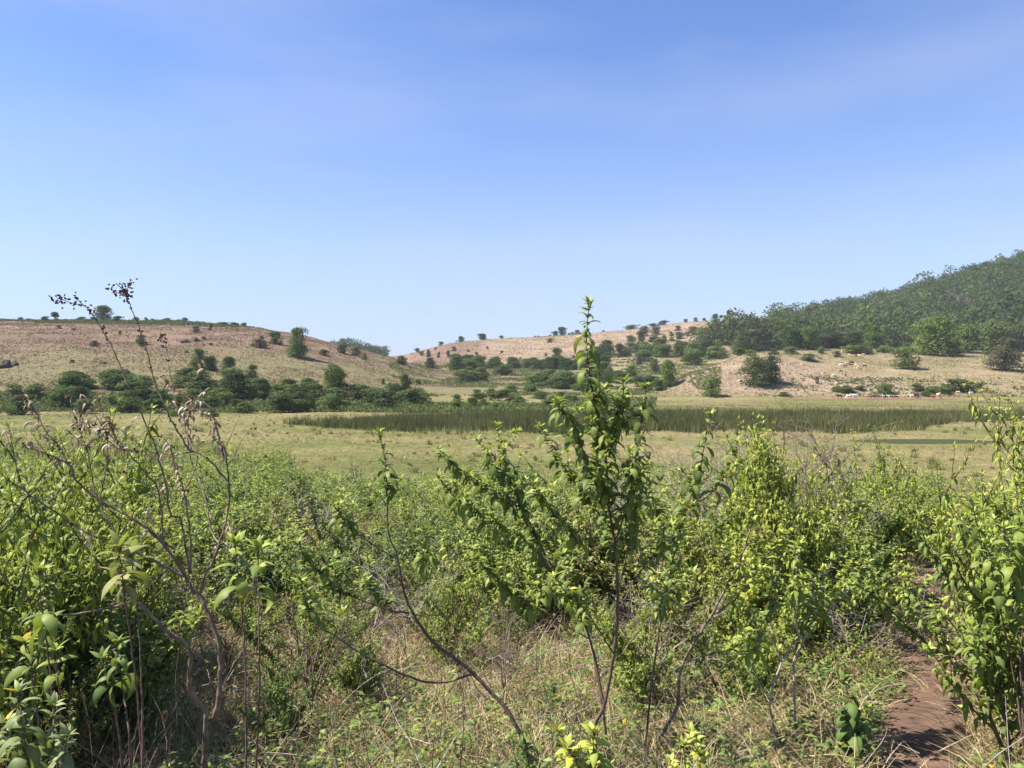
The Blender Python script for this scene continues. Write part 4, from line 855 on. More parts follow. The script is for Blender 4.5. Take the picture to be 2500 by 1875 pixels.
# middle-distance grass tufts on plain and hills
def tufts(name, n, seed, px0, px1, y0, y1, hgt, wdt, mat, label, cond, blades=3):
    g_ = np.random.default_rng(seed); Y = y0 * (y1 / y0) ** g_.random(n); x = (g_.uniform(px0, px1, n) - CXP) / F * Y; z = Hgt(x, Y)
    keep = cond(x, Y, z, g_); x = x[keep]; Y = Y[keep]; n = len(x); sc_ = np.repeat(Y / 60.0, blades) ** 0.55
    tr_ = np.repeat(0.35 + 0.65 * g_.random(n), blades)
    X = np.repeat(x, blades) + g_.normal(size=n * blades) * 0.07 * sc_; YY = np.repeat(Y, blades) + g_.normal(size=n * blades) * 0.07 * sc_; L = hgt * sc_ * tr_ * (0.5 + 0.8 * g_.random(n * blades))
    Gg = Geo(); leaf_geo(Gg, np.stack([X, YY, Hgt(X, YY) - 0.03], -1), g_.random(len(X)) * 6.28, L, wdt * sc_ * (0.7 + 0.6 * g_.random(len(X))), 1.0 + 0.4 * g_.random(len(X)), 0.3 + 0.7 * g_.random(len(X)), g_.normal(size=len(X)), 2, rnd=np.clip(g_.random(len(X)) * 0.5 + tr_ * 0.4, 0, 1), flat=True, g_rng=g_)
    setp(link(name, Gg.mesh(name, mat)), label, 'grass', None, 'stuff')
M['plain_grass'] = crown_mat('plain_grass', (0.10, 0.105, 0.032), (0.16, 0.15, 0.052), (0.24, 0.195, 0.09))
M['hill_grass'] = crown_mat('hill_grass', (0.135, 0.088, 0.056), (0.195, 0.128, 0.085), (0.25, 0.168, 0.112))
M['knoll_grass'] = crown_mat('knoll_grass', (0.145, 0.12, 0.058), (0.215, 0.175, 0.09), (0.30, 0.24, 0.14))
onpond = lambda x, Y: ((x - 39) / 8.4) ** 2 + ((Y - 72) / 3.9) ** 2 < 1
tufts('plain_grass', 52000, 66, -300, 2800, 30, 160, 0.20, 0.03, M['plain_grass'], 'short olive grass of the plain', lambda x, Y, z, g: (z < -4.5) & ~onpond(x, Y) & (fbm(x / 5, Y / 8, 33, 4) + 0.2 * g.normal(size=len(x)) > -0.1), 7)
tufts('hill_grass', 95000, 67, -200, 1330, 150, 420, 0.26, 0.08, M['hill_grass'], 'dry pinkish grass tussocks of the left hill', lambda x, Y, z, g: (z > -3.5) & (fbm(x / 9, Y / 9, 15, 3) + 0.3 * g.normal(size=len(x)) > -0.05), 4)
tufts('hill_grass', 30000, 68, 1000, 2000, 400, 700, 0.2, 0.12, M['hill_grass'], 'dry tussocks of the far slope', lambda x, Y, z, g: (fbm(x / 14, Y / 14, 16, 3) + 0.3 * g.normal(size=len(x)) > 0))
tufts('knoll_grass', 60000, 69, 1560, 2800, 198, 400, 0.24, 0.07, M['knoll_grass'], 'dry tan grass tussocks of the cattle slope', lambda x, Y, z, g: (z > -5.6) & (fbm(x / 9, Y / 9, 17, 3) + 0.3 * g.normal(size=len(x)) > -0.1), 4)
M['weed'] = crown_mat('weed', (0.06, 0.08, 0.028), (0.12, 0.145, 0.05), (0.2, 0.215, 0.085))
tufts('weeds', 42000, 70, -100, 2900, 118, 205, 0.5, 0.24, M['weed'], 'rank green weeds round the edge of the plain', lambda x, Y, z, g: (((x < 10) & (Y > 128 + 6 * fbm(x / 8, Y / 8, 3)) & (Y < 168)) | ((x > 10) & (x / Y < 0.19) & (Y > 150))) & (z < -1.5))
tufts('weeds', 30000, 73, 950, 1760, 200, 420, 0.42, 0.24, M['weed'], 'green weeds of the middle valley floor', lambda x, Y, z, g: (fbm(x / 16, Y / 16, 19, 3) > 0.0) & (z < 9))
tufts('weeds', 5000, 74, 1850, 2800, 203, 235, 0.4, 0.22, M['weed'], 'green weeds above the cattle line', lambda x, Y, z, g: (fbm(x / 7, Y / 5, 29, 4) + 0.15 * g.normal(size=len(x)) > 0.12) & (x > 65) & (Y > 205))
tufts('weeds', 12000, 75, -150, 650, 330, 420, 0.45, 0.26, M['weed'], 'green weeds along the left hill crest', lambda x, Y, z, g: (z > 23.5 + 3 * fbm(x / 20, Y / 20, 5)) )

M['rush'] = crown_mat('rush', (0.05, 0.06, 0.02), (0.09, 0.10, 0.035), (0.16, 0.155, 0.06))
def clumps(name, n, seed, y0, y1, px0, px1, mat, label, h, thr):
    g_ = np.random.default_rng(seed); Y = y0 * (y1 / y0) ** g_.random(n); x = (g_.uniform(px0, px1, n) - CXP) / F * Y
    k = (fbm(x / 9, Y / 9, seed, 3) > thr) & ~onpond(x, Y) & (Hgt(x, Y) < -4.5); x = x[k]; Y = Y[k]; n = len(x); b = 36
    sz = np.repeat(0.4 + 0.8 * g_.random(n) ** 2, b); X = np.repeat(x, b) + g_.normal(size=n * b) * 0.16 * sz; YY = np.repeat(Y, b) + g_.normal(size=n * b) * 0.16 * sz
    Gg = Geo(); leaf_geo(Gg, np.stack([X, YY, Hgt(X, YY) - 0.03], -1), g_.random(n * b) * 6.28, h * sz * (0.6 + 0.6 * g_.random(n * b)), 0.03, 1.25 + 0.25 * g_.random(n * b), 0.2 + 0.6 * g_.random(n * b), g_.normal(size=n * b), 2, rnd=g_.random(n * b), flat=True, g_rng=g_)
    setp(link(name, Gg.mesh(name, mat)), label, 'grass', None, 'stuff')
clumps('rush_tufts', 700, 83, 45, 140, -200, 2800, M['rush'], 'dark rush tufts dotted over the plain', 0.6, -0.1)
clumps('straw_tufts', 2600, 84, 34, 140, -200, 2800, M['straw'], 'pale straw tufts patched over the plain', 0.42, 0.08)
# reed bed
def reeds(name, n, seed, cond, hgt, label, mat, y0=74, y1=200):
    g_ = np.random.default_rng(seed); Y = g_.uniform(y0, y1, n); x = (g_.uniform(690, 2700, n) - CXP) / F * Y
    keep = cond(x, Y, (x / Y * F + CXP), g_); x = x[keep]; Y = Y[keep]; n = len(x)
    patch = 0.62 + 0.75 * vnoise(x / 2.2, Y / 2.2, 44) * vnoise(x / 0.8, Y / 0.8, 45) + 0.4 * fbm(x / 7, Y / 7, 46)
    L = hgt * patch * (0.65 + 0.55 * g_.random(n)); Gg = Geo()
    leaf_geo(Gg, np.stack([x, Y, Hgt(x, Y) - 0.05], -1), g_.random(n) * 6.28, L, 0.055 + 0.035 * g_.random(n), 1.35 + 0.16 * g_.random(n), 0.05 + 0.35 * g_.random(n), g_.normal(size=n), 2, rnd=np.clip(0.5 * g_.random(n) + 0.6 * vnoise(x / 5, Y / 5, 47) - 0.05, 0, 1), flat=True, g_rng=g_)
    setp(link(name, Gg.mesh(name, mat)), label, 'reeds', None, 'stuff')
def reed_front(px): return np.interp(px, [690, 740, 820, 900, 1000, 1200, 1400, 1600, 1980, 2050, 2250, 2320, 2700], [98, 94, 88, 84, 82, 80, 80, 82, 84, 82, 86, 100, 110])
def reed_back(px): return np.interp(px, [690, 760, 850, 950, 1050, 1200, 1400, 1700, 1980, 2250, 2700], [99, 98, 100, 106, 112, 118, 122, 123, 123, 122, 118])
def rcond(x, Y, px, g):
    e = 5.5 * fbm(x / 5, Y / 5, 48, 4) + g.normal(size=len(x)) * 0.9
    return (Y > reed_front(px) + e) & (Y < reed_back(px) + e)
reeds('reeds', 115000, 80, lambda x, Y, px, g: rcond(x, Y, px, g) & (Y < 126), 1.4, 'dark green reed bed across the wet plain', M['reed'], 74, 126)
reeds('reeds', 42000, 81, lambda x, Y, px, g: (px > 1100) & (Y > 122) & (Y < np.interp(px, [1100, 1300, 1600], [135, 150, 192])), 0.36, 'farther part of the dark reed bed', M['reed'], 120, 194)
M['reed_pale'] = crown_mat('reed_pale', (0.17, 0.2, 0.06), (0.28, 0.3, 0.1), (0.42, 0.4, 0.18))
reeds('reeds', 9000, 82, lambda x, Y, px, g: (np.abs(Y - reed_front(px) + 0.5) < 1.6) & ((px > 1000) & (px < 1260)) | ((px > 2030) & (px < 2250) & (np.abs(Y - reed_front(px)) < 1.2)), 0.95, 'pale yellow-green sedge at the front edge of the reeds', M['reed_pale'], 74, 92)

# ------------------------------------------------------------------ cattle
def cow_mesh(name, pose, seed=0):
    me = bpy.data.meshes.new(name); V_ = []; E_ = []; Rd = []
    def v(p, r, par=None):
        V_.append(p); Rd.append(r); i_ = len(V_) - 1
        if par is not None: E_.append((par, i_))
        return i_
    b0 = v((-0.30, 0, 1.02), (0.27, 0.30)); b1 = v((-0.68, 0, 1.08), (0.22, 0.25), b0); b2 = v((0.12, 0, 1.0), (0.29, 0.34), b0); b3 = v((0.45, 0, 1.04), (0.24, 0.32), b2)
    v((0.42, 0, 1.40), (0.09, 0.09), b3)
    if pose == 'graze': n1 = v((0.74, 0, 0.92), (0.13, 0.19), b3); n2 = v((0.95, 0.02, 0.55), (0.10, 0.13), n1); h1 = v((1.06, 0.03, 0.34), (0.10, 0.11), n2); h2 = v((1.20, 0.04, 0.10), (0.06, 0.06), h1)
    else: n1 = v((0.72, 0, 1.18), (0.13, 0.20), b3); n2 = v((0.92, 0, 1.32), (0.10, 0.13), n1); h1 = v((1.06, 0, 1.36), (0.10, 0.12), n2); h2 = v((1.34, 0, 1.18), (0.06, 0.07), h1)
    for s in (-1, 1):
        hx = n2; e_ = v((V_[h1][0] - 0.02, s * 0.2, V_[h1][2] + 0.06), (0.03, 0.02), h1)
        w_ = 0.10 if pose == 'walk' else 0.0
        a = v((0.42, s * 0.15, 0.82), (0.11, 0.13), b3); c = v((0.42 + s * w_, s * 0.15, 0.45), (0.055, 0.055), a); v((0.40 + s * w_ * 1.9, s * 0.15, 0.02), (0.05, 0.05), c)
        a = v((-0.64, s * 0.17, 0.80), (0.12, 0.17), b1); c = v((-0.74 - s * w_ * .8, s * 0.17, 0.46), (0.055, 0.06), a); v((-0.66 - s * w_ * 1.8, s * 0.17, 0.02), (0.05, 0.05), c)
    t = v((-0.93, 0, 1.10), (0.03, 0.03), b1); t2 = v((-0.98, 0.02, 0.7), (0.02, 0.02), t); v((-0.97, 0.02, 0.45), (0.035, 0.035), t2)
    me.from_pydata(V_, E_, []); o_ = bpy.data.objects.new('tmp', me); sc.collection.objects.link(o_)
    md = o_.modifiers.new('s', 'SKIN'); md.use_smooth_shade = True
    if not len(me.skin_vertices): raise RuntimeError('no skin layer')
    for k, r in enumerate(Rd): me.skin_vertices[0].data[k].radius = r
    me.skin_vertices[0].data[0].use_root = True
    o_.modifiers.new('d', 'SUBSURF').levels = 1
    dg = bpy.context.evaluated_depsgraph_get(); dg.update(); res = bpy.data.meshes.new_from_object(o_.evaluated_get(dg)); bpy.data.objects.remove(o_); res.name = name
    res.materials.clear(); return res
hm = Geo()
for s in (-1, 1): tube(hm, [(0, s * 0.06, 0.05), (0.0, s * 0.16, 0.12), (0.04, s * 0.2, 0.26)], [0.025, 0.02, 0.006], 5)
M['horn'] = simple_mat('horn', (0.2, 0.16, 0.12), (0.4, 0.34, 0.26), 20)
HORN = hm.mesh('horns', M['horn'], True)
COWS = {k: cow_mesh('cattle_' + k, k) for k in ('graze', 'stand', 'walk')}
M['cow_white'] = simple_mat('hide_white', (0.62, 0.57, 0.48), (0.78, 0.74, 0.66), 2, 0.8)
M['cow_cream'] = simple_mat('hide_cream', (0.45, 0.34, 0.22), (0.62, 0.5, 0.34), 2, 0.8)
M['cow_tan'] = simple_mat('hide_tan', (0.42, 0.25, 0.13), (0.58, 0.38, 0.2), 2, 0.8)
M['cow_black'] = simple_mat('hide_black', (0.012, 0.01, 0.01), (0.03, 0.024, 0.022), 2, 0.7)
M['cow_brown'] = simple_mat('hide_brown', (0.05, 0.025, 0.018), (0.10, 0.05, 0.032), 2, 0.8)
M['cow_red'] = simple_mat('hide_red', (0.24, 0.085, 0.045), (0.34, 0.13, 0.07), 2, 0.8)
m = simple_mat('hide_pied', (0.02, 0.016, 0.015), (0.7, 0.66, 0.58), 1.6, 0.8, detail=1); M['cow_pied'] = m
for n_ in m.node_tree.nodes:
    if n_.type == 'VALTORGB': n_.color_ramp.elements[0].position = 0.47; n_.color_ramp.elements[1].position = 0.53
# x, foot y (2500 px photograph), apparent body width px, hide, pose, facing (deg, 180 = left, 0 = right), label
def z5(x, y): return 2000 + x / 5.53, 820 + y / 5.53
CAT = [
 (307, 218, 25, 'white', 'graze', 60, 'small white cow highest and farthest left in the upper herd'),
 (385, 218, 38, 'brown', 'graze', 180, 'dark brown cow second from left in the upper herd'),
 (460, 236, 46, 'black', 'graze', 0, 'black cow left of the three white ones in the upper herd'),
 (512, 222, 40, 'white', 'graze', 200, 'white cow, left one of the three side by side in the upper herd'),
 (558, 220, 44, 'white', 'stand', 20, 'white cow, middle one of the three side by side in the upper herd'),
 (600, 224, 44, 'white', 'stand', 160, 'white cow, right one of the three side by side in the upper herd'),
 (634, 258, 48, 'black', 'graze', -30, 'black cow at the right end of the upper herd'),
 (598, 270, 44, 'cream', 'graze', 190, 'cream cow in front of the black one at the upper herd\'s right end'),
 (410, 277, 40, 'cream', 'graze', 150, 'cream cow alone below the left part of the upper herd'),
 (497, 297, 28, 'brown', 'stand', 80, 'brown cow seen end-on below the three white ones'),
 (545, 298, 30, 'tan', 'stand', 100, 'tan cow seen end-on below the three white ones'),
 (20, 325, 34, 'black', 'graze', 0, 'black cow alone beside the low olive bush on the upper slope'),
 (293, 415, 48, 'white', 'graze', 170, 'white cow at the left end of the middle group on the slope'),
 (350, 427, 44, 'brown', 'graze', 180, 'dark brown cow lowest left in the middle group on the slope'),
 (372, 392, 46, 'cream', 'graze', 0, 'cream and white cow at the top of the middle group'),
 (436, 390, 62, 'black', 'graze', -10, 'large black cow, upper right of the middle group'),
 (425, 416, 50, 'brown', 'stand', 180, 'dark brown cow just below the large black one'),
 (497, 432, 20, 'tan', 'stand', 90, 'small tan calf between the middle group and the lone black cow'),
 (530, 440, 32, 'white', 'graze', 200, 'small white calf between the middle group and the lone black cow'),
 (612, 430, 50, 'black', 'graze', 0, 'lone black cow farthest right of the middle group'),
 (293, 499, 44, 'brown', 'graze', 180, 'dark cow above the lone white one on the pink slope'),
 (195, 553, 44, 'white', 'graze', 0, 'lone white cow on the pink stony slope'),
 (360, 557, 40, 'brown', 'graze', 60, 'brown cow right of the lone white one on the pink slope'),
 (248, 856, 78, 'black', 'walk', 180, 'black cow leading the line at its left end on the red mud'),
 (372, 858, 74, 'white', 'graze', 180, 'white cow second from left in the line on the mud'),
 (450, 858, 90, 'white', 'walk', 180, 'large white cow third from left in the line on the mud'),
 (620, 850, 66, 'tan', 'walk', 180, 'tan cow fourth in the line, apart from its neighbours'),
 (735, 830, 56, 'brown', 'graze', 180, 'dark brown cow fifth in the line, left one of three dark ones'),
 (785, 836, 50, 'brown', 'walk', 180, 'dark brown cow in the middle of the three dark ones in the line'),
 (832, 850, 50, 'pied', 'stand', 120, 'white-legged dark cow right of the two brown ones in the line'),
 (900, 842, 56, 'black', 'graze', 200, 'black cow left of the crowded pied cattle in the line'),
 (935, 846, 54, 'white', 'walk', 190, 'white cow between two black ones in the crowded part of the line'),
 (975, 850, 60, 'pied', 'walk', 180, 'black cow with white patches in the crowded part of the line'),
 (1022, 846, 52, 'black', 'walk', 170, 'black cow right of the patched one in the crowded part'),
 (1065, 842, 50, 'cream', 'stand', 170, 'cream cow at the right end of the crowded part of the line'),
 (1155, 838, 72, 'cream', 'walk', 170, 'cream cow walking alone right of the crowded part'),
 (1250, 838, 74, 'white', 'walk', 180, 'white cow right of the lone cream one in the line'),
 (1303, 842, 36, 'brown', 'stand', 90, 'brown cow end-on behind the white one near the line\'s right part'),
 (1340, 842, 50, 'cream', 'stand', 120, 'cream cow with brown shading beside the brown end-on one'),
 (1545, 832, 52, 'red', 'graze', 0, 'reddish cow before the low green bush at the right'),
 (1635, 824, 46, 'cream', 'stand', -100, 'cream cow facing the camera right of the reddish one'),
 (1662, 822, 34, 'brown', 'stand', 60, 'brown cow touching the cream one that faces the camera'),
 (1030, 716, 42, 'white', 'stand', 30, 'white cow behind the low bush above the line'),
 (1875, 792, 58, 'cream', 'graze', -20, 'cream cow under the wide low bush at the far right'),
 (2055, 798, 26, 'white', 'graze', 10, 'small white calf farthest right beyond the wide low bush')]
CAT2 = [(940, 397, 55, 'white', 'graze', 180, 'white cow, left of three above the rounded dark tree'), (1012, 390, 50, 'white', 'stand', 170, 'white cow, middle of three above the rounded dark tree'),
 (1076, 402, 62, 'cream', 'stand', 10, 'cream cow, right of three above the rounded dark tree'), (225, 702, 60, 'cream', 'graze', 190, 'cream cow alone on the pink slope left of the tree pair')]
ci_ = 0
for lst, conv, k_ in ((CAT, z5, 5.53), (CAT2, lambda x, y: (1750 + x / 7.373, 820 + y / 7.373), 7.373)):
    for (x, y, w_, hide, pose, face, lab) in lst:
        px, py = conv(x, y); p = hit(px, py)
        if p is None: continue
        if lst is CAT and y > 800: p = Vector(((px - CXP) / F * 199.5, 199.5 + (y - 840) * -0.06, 0)); p.z = H1(p.x, p.y) + 0.06
        wid_ = w_ / k_ * p.y / F; c_ = abs(math.cos(R(face))); base = 2.3 * c_ + 0.55 * math.sqrt(1 - c_ * c_) * 1.2
        if pose == 'graze': base = 2.15 * c_ + 0.66 * math.sqrt(1 - c_ * c_)
        s_ = min(1.3, max(0.66, wid_ / base * 1.25))
        e = link('cow', COWS[pose]); e.data.materials.clear() if False else None
        if not len(e.data.materials): e.data.materials.append(M['cow_white'])
        set_mat(e, M['cow_' + hide]); e.location = p; e.rotation_euler = (0, 0, R(face)); e.scale = (s_,) * 3
        setp(e, lab, 'calf' if 'calf' in lab else 'cow', 'cattle grazing and walking beyond the reeds')
        if wid_ > 1.3 and pose != 'graze':
            hn = link('horns', HORN, e); hn.location = (1.06, 0, 1.40); hn.rotation_euler = (0, 0, 0)

# ------------------------------------------------------------------ traced foreground plants (real positions, each branch with its own depth)
def strand(pxs, Y0, Y1, seed=0, wob=0.03):
    g_ = np.random.default_rng(seed); n = len(pxs); P = []
    for k, (x, y) in enumerate(pxs):
        Y = Y0 + (Y1 - Y0) * k / max(1, n - 1) + (g_.normal() * wob if 0 < k else 0)
        P.append(tuple(pt(x, y, Y)))
    return np.array(P)
def rooted(P):
    """run the lowest point of a stem on down into the ground"""
    z = H1(P[0][0], P[0][1])
    if P[0][2] > z + 0.02: P = np.concatenate([[[P[0][0] + (P[0][0] - P[1][0]) * 0.3, P[0][1], z - 0.04]], P])
    return P
def plant(name, label, cat, strands, L=0.09, node=0.034, leafm='leaf', stemm='stem', ns=5, seed=1, buds=True, wid=0.3, twigs=True, budm='bud', group=None, prob=0.95, rbias=0.0, extra=None, fl=0, droop=1.0, ax=2):
    """strands: (points, r0, r1, leaf start or None)"""
    g_ = np.random.default_rng(seed); gs = Geo(); gl = Geo(); gb = Geo(); root = rooted(strands[0][0]); b0 = Vector(root[0]); b0.z = H1(b0.x, b0.y)
    off = np.array(b0); ft = []
    for k, (P, r0, r1, st) in enumerate(strands):
        if k == 0: P = root
        Q, s, T = resample(P - off, 0.03)
        Q[1:] += g_.normal(size=(len(Q) - 1, 3)) * 0.0012
        tube(gs, Q, np.linspace(r0, r1, len(Q)), 7)
        if st is None: continue
        dress(gl, P - off, st, node, L, ns, wid, prob, g_, gb if buds else None, rbias=rbias, ax=ax, droop=droop)
        ft.append(Q[-1])
        if twigs:
            for q in range(int(T * (1 - st) / 0.085)):
                f = st + (0.86 - st) * g_.random(); i0 = int(f * (len(Q) - 1)); a_ = g_.random() * 6.28; bl = (0.08 + 0.14 * g_.random()) * min(1, 2.2 * (1 - f) + 0.3)
                B = wobble_line(Q[i0], [math.cos(a_), math.sin(a_), 0.8], bl, 4, g_, 0.4, 0.1); tube(gs, B, np.linspace(0.0022, 0.0012, 5), 4); dress(gl, B, 0.2, node * 0.8, L * 0.8, ns, wid, prob, g_, rbias=rbias, ax=1, droop=droop); ft.append(B[-1])
    if extra is not None: extra(gl, gs, off, g_)
    e = bpy.data.objects.new(name, None); sc.collection.objects.link(e); e.location = b0; setp(e, label, cat, group)
    link('stem', gs.mesh(name + '_stem', M[stemm], True), e)
    if gl.n: link('foliage', gl.mesh(name + '_foliage', M[leafm], True), e)
    if fl:
        for q in ft:
            if g_.random() < fl: blobs(gb, q + g_.normal(size=(9, 3)) * 0.012 + np.array([0, 0, 0.012]), 0.008, 1.2, g_)
    if gb.n: link('seed_heads' if budm == 'seed' else ('flowers' if budm == 'flower' else 'buds'), gb.mesh(name + '_buds', M[budm], True), e)
    return e
S = strand
plant('tall_shrub', 'tallest green shoot in the centre, its leafy tip standing against the sky', 'shrub', [
 (S([(1445, 2019), (1450, 1790), (1475, 1720), (1500, 1580), (1508, 1450), (1500, 1330), (1487, 1240), (1478, 1110), (1455, 1000), (1442, 930), (1435, 877), (1431, 836), (1433, 802), (1436, 768), (1437, 742)], 3.4, 3.35, 1, 0.015), 0.011, 0.0018, 0.52),
 (S([(1487, 1240), (1440, 1150), (1404, 1043), (1372, 1004), (1358, 988)], 3.38, 3.15, 2), 0.004, 0.0015, 0.15),
 (S([(1478, 1110), (1500, 1060), (1517, 985), (1524, 932)], 3.37, 3.6, 3), 0.004, 0.0015, 0.1),
 (S([(1500, 1330), (1540, 1200), (1555, 1090), (1572, 1002), (1577, 945)], 3.4, 3.25, 4), 0.005, 0.0016, 0.2),
 (S([(1490, 1290), (1420, 1200), (1360, 1120), (1318, 1045)], 3.4, 3.7, 5), 0.004, 0.0015, 0.2),
 (S([(1478, 1130), (1460, 1080), (1462, 1010), (1475, 950)], 3.37, 3.5, 25), 0.003, 0.0015, 0.1),
 (S([(1500, 1400), (1420, 1330), (1340, 1240), (1303, 1185)], 3.4, 3.2, 6), 0.004, 0.0015, 0.3),
 (S([(1505, 1500), (1560, 1400), (1620, 1320), (1640, 1285)], 3.4, 3.6, 7), 0.004, 0.0015, 0.45),
 (S([(1508, 1440), (1530, 1360), (1545, 1280), (1560, 1160), (1562, 1130)], 3.4, 3.55, 8), 0.004, 0.0015, 0.3),
 (S([(1500, 1600), (1420, 1480), (1350, 1445), (1290, 1425)], 3.4, 3.1, 9), 0.004, 0.0015, 0.5),
 (S([(1475, 1720), (1440, 1560), (1400, 1450), (1380, 1370), (1372, 1320)], 3.4, 3.7, 10), 0.006, 0.0015, 0.45),
 (S([(1490, 1640), (1560, 1540), (1640, 1450), (1690, 1400)], 3.4, 3.7, 11), 0.004, 0.0015, 0.5),
 ], L=0.105, node=0.03, seed=11)
plant('leaning_shrub', 'shrub on a thick diagonal bare stem, left of the tallest shoot', 'shrub', [
 (S([(1340, 2010), (1262, 1775), (1150, 1640), (1060, 1570), (1010, 1500), (985, 1440), (970, 1360), (948, 1300), (945, 1200), (940, 1120), (930, 1075), (925, 1058)], 3.6, 3.8, 20, 0.02), 0.013, 0.0018, 0.84),
 (S([(970, 1365), (895, 1320), (851, 1283), (831, 1254), (822, 1236)], 3.75, 3.6, 21), 0.004, 0.0016, 0.4),
 (S([(996, 1497), (938, 1485), (866, 1459), (822, 1442), (793, 1407), (750, 1369), (730, 1325)], 3.7, 3.4, 22), 0.005, 0.0016, 0.4),
 (S([(1000, 1510), (950, 1490), (909, 1436), (900, 1370)], 3.7, 3.9, 23), 0.004, 0.0015, 0.4),
 (S([(1152, 1646), (1083, 1666), (1019, 1660), (953, 1631), (880, 1594), (822, 1556), (770, 1516), (744, 1458), (735, 1420)], 3.62, 3.2, 24), 0.006, 0.002, 0.72),
 (S([(985, 1440), (1030, 1380), (1040, 1330), (1035, 1290)], 3.75, 3.9, 25), 0.003, 0.0015, 0.45),
 ], L=0.105, node=0.03, seed=12, rbias=-0.05)
plant('arching_shrub', 'shrub with two arching leafy branches pointing up-left, left of the tallest shoot', 'shrub', [
 (S([(1500, 1990), (1480, 1800), (1440, 1560), (1340, 1370), (1260, 1245), (1184, 1196), (1126, 1146), (1083, 1112), (1071, 1100)], 3.9, 4.2, 30), 0.009, 0.0018, 0.62),
 (S([(1400, 1480), (1330, 1370), (1260, 1303), (1199, 1277), (1141, 1236), (1097, 1196), (1071, 1167)], 3.95, 4.0, 31), 0.005, 0.0016, 0.35),
 (S([(1340, 1370), (1290, 1270), (1240, 1160), (1222, 1090), (1214, 1040)], 3.95, 4.3, 32), 0.005, 0.0016, 0.35),
 (S([(1260, 1245), (1230, 1190), (1200, 1120), (1165, 1075)], 3.98, 4.2, 33), 0.004, 0.0016, 0.25),
 (S([(1440, 1560), (1300, 1480), (1200, 1400), (1150, 1340)], 3.9, 3.7, 34), 0.004, 0.0016, 0.4),
 (S([(1400, 1480), (1360, 1420), (1320, 1350), (1290, 1280)], 3.9, 4.2, 35), 0.004, 0.0016, 0.3)], L=0.108, node=0.03, seed=13)
plant('broad_leaved_shoot', 'shoot with large drooping leaves in front of the grey dead bush', 'shrub', [
 (S([(1560, 1960), (1600, 1600), (1640, 1380), (1651, 1326), (1677, 1242), (1706, 1155), (1722, 1076), (1735, 1015)], 4.2, 4.3, 40), 0.007, 0.002, 0.5),
 (S([(1680, 1240), (1740, 1200), (1790, 1120), (1800, 1060)], 4.25, 4.5, 41), 0.004, 0.0016, 0.25),
 (S([(1650, 1330), (1600, 1250), (1590, 1200)], 4.25, 4.1, 42), 0.004, 0.0016, 0.3),
 (S([(1640, 1380), (1720, 1310), (1790, 1260), (1830, 1200)], 4.25, 4.5, 43), 0.004, 0.0016, 0.4)], L=0.115, node=0.045, seed=14, wid=0.33)
plant('woody_shrub', 'shrub on a pale thick stem rising to the right of centre', 'shrub', [
 (S([(1540, 1960), (1593, 1828), (1622, 1782), (1654, 1721), (1657, 1660), (1668, 1620), (1691, 1574), (1738, 1501), (1775, 1429), (1798, 1392), (1813, 1352), (1848, 1242), (1856, 1215)], 4.1, 4.4, 50), 0.012, 0.003, 0.93),
 (S([(1738, 1501), (1800, 1460), (1850, 1390), (1880, 1345)], 4.3, 4.2, 51), 0.005, 0.002, 0.2),
 (S([(1775, 1429), (1830, 1400), (1900, 1340), (1930, 1300)], 4.3, 4.5, 52), 0.005, 0.002, 0.25),
 (S([(1691, 1574), (1640, 1500), (1610, 1440), (1600, 1400)], 4.25, 4.0, 53), 0.004, 0.002, 0.4),
 (S([(1668, 1620), (1720, 1600), (1790, 1580), (1850, 1530)], 4.2, 4.4, 54), 0.004, 0.002, 0.4),
 (S([(1654, 1721), (1750, 1640), (1820, 1600), (1900, 1590)], 4.2, 4.5, 55), 0.004, 0.0016, 0.6)], L=0.105, node=0.045, stemm='stem_dry', seed=15, leafm='leaf_lime', wid=0.34)
plant('forked_shrub', 'shrub with pale forked stems and hanging leaf bunches left of the footpath', 'shrub', [
 (S([(1965, 1960), (1944, 1805), (1940, 1700), (1942, 1602), (2005, 1510), (2063, 1452), (2075, 1430)], 4.3, 4.6, 60), 0.008, 0.003, 0.85),
 (S([(1930, 1960), (1895, 1800), (1880, 1710), (1909, 1617), (1950, 1560), (1980, 1480), (1985, 1410)], 4.25, 4.4, 61), 0.008, 0.003, 0.75),
 (S([(1942, 1602), (1990, 1500), (2010, 1420), (2030, 1370)], 4.4, 4.6, 62), 0.005, 0.002, 0.4),
 (S([(1909, 1617), (1880, 1520), (1890, 1430), (1905, 1370)], 4.3, 4.5, 63), 0.005, 0.002, 0.4),
 (S([(1950, 1560), (1940, 1470), (1945, 1390), (1950, 1330)], 4.3, 4.2, 64), 0.005, 0.002, 0.4),
 (S([(1880, 1710), (1840, 1640), (1850, 1560), (1840, 1500)], 4.3, 4.2, 65), 0.004, 0.002, 0.5)], L=0.125, node=0.05, stemm='stem_grey', seed=16, wid=0.32, twigs=True)
plant('maple_leaved_herb', 'low plant with broad dark green leaves at the footpath\'s left edge', 'plant', [
 (S([(2080, 1960), (2075, 1800), (2070, 1700), (2062, 1660)], 4.0, 4.0, 66), 0.004, 0.002, 0.3), (S([(2078, 1850), (2100, 1780), (2120, 1730)], 4.0, 4.1, 67), 0.003, 0.002, 0.2)], L=0.12, node=0.03, leafm='leaf_deep', seed=17, wid=0.5, buds=False, twigs=False)
plant('lime_rosette', 'bright lime-yellow broad-leaved shoot at the bottom edge in the centre', 'plant', [
 (S([(1440, 2100), (1452, 1900), (1447, 1790)], 2.7, 2.6, 70), 0.004, 0.002, 0.45), (S([(1452, 1930), (1400, 1850), (1385, 1830)], 2.65, 2.55, 71), 0.003, 0.002, 0.4)], L=0.11, node=0.028, leafm='leaf_lime', seed=18, wid=0.38, rbias=0.1, stemm='stem_green')
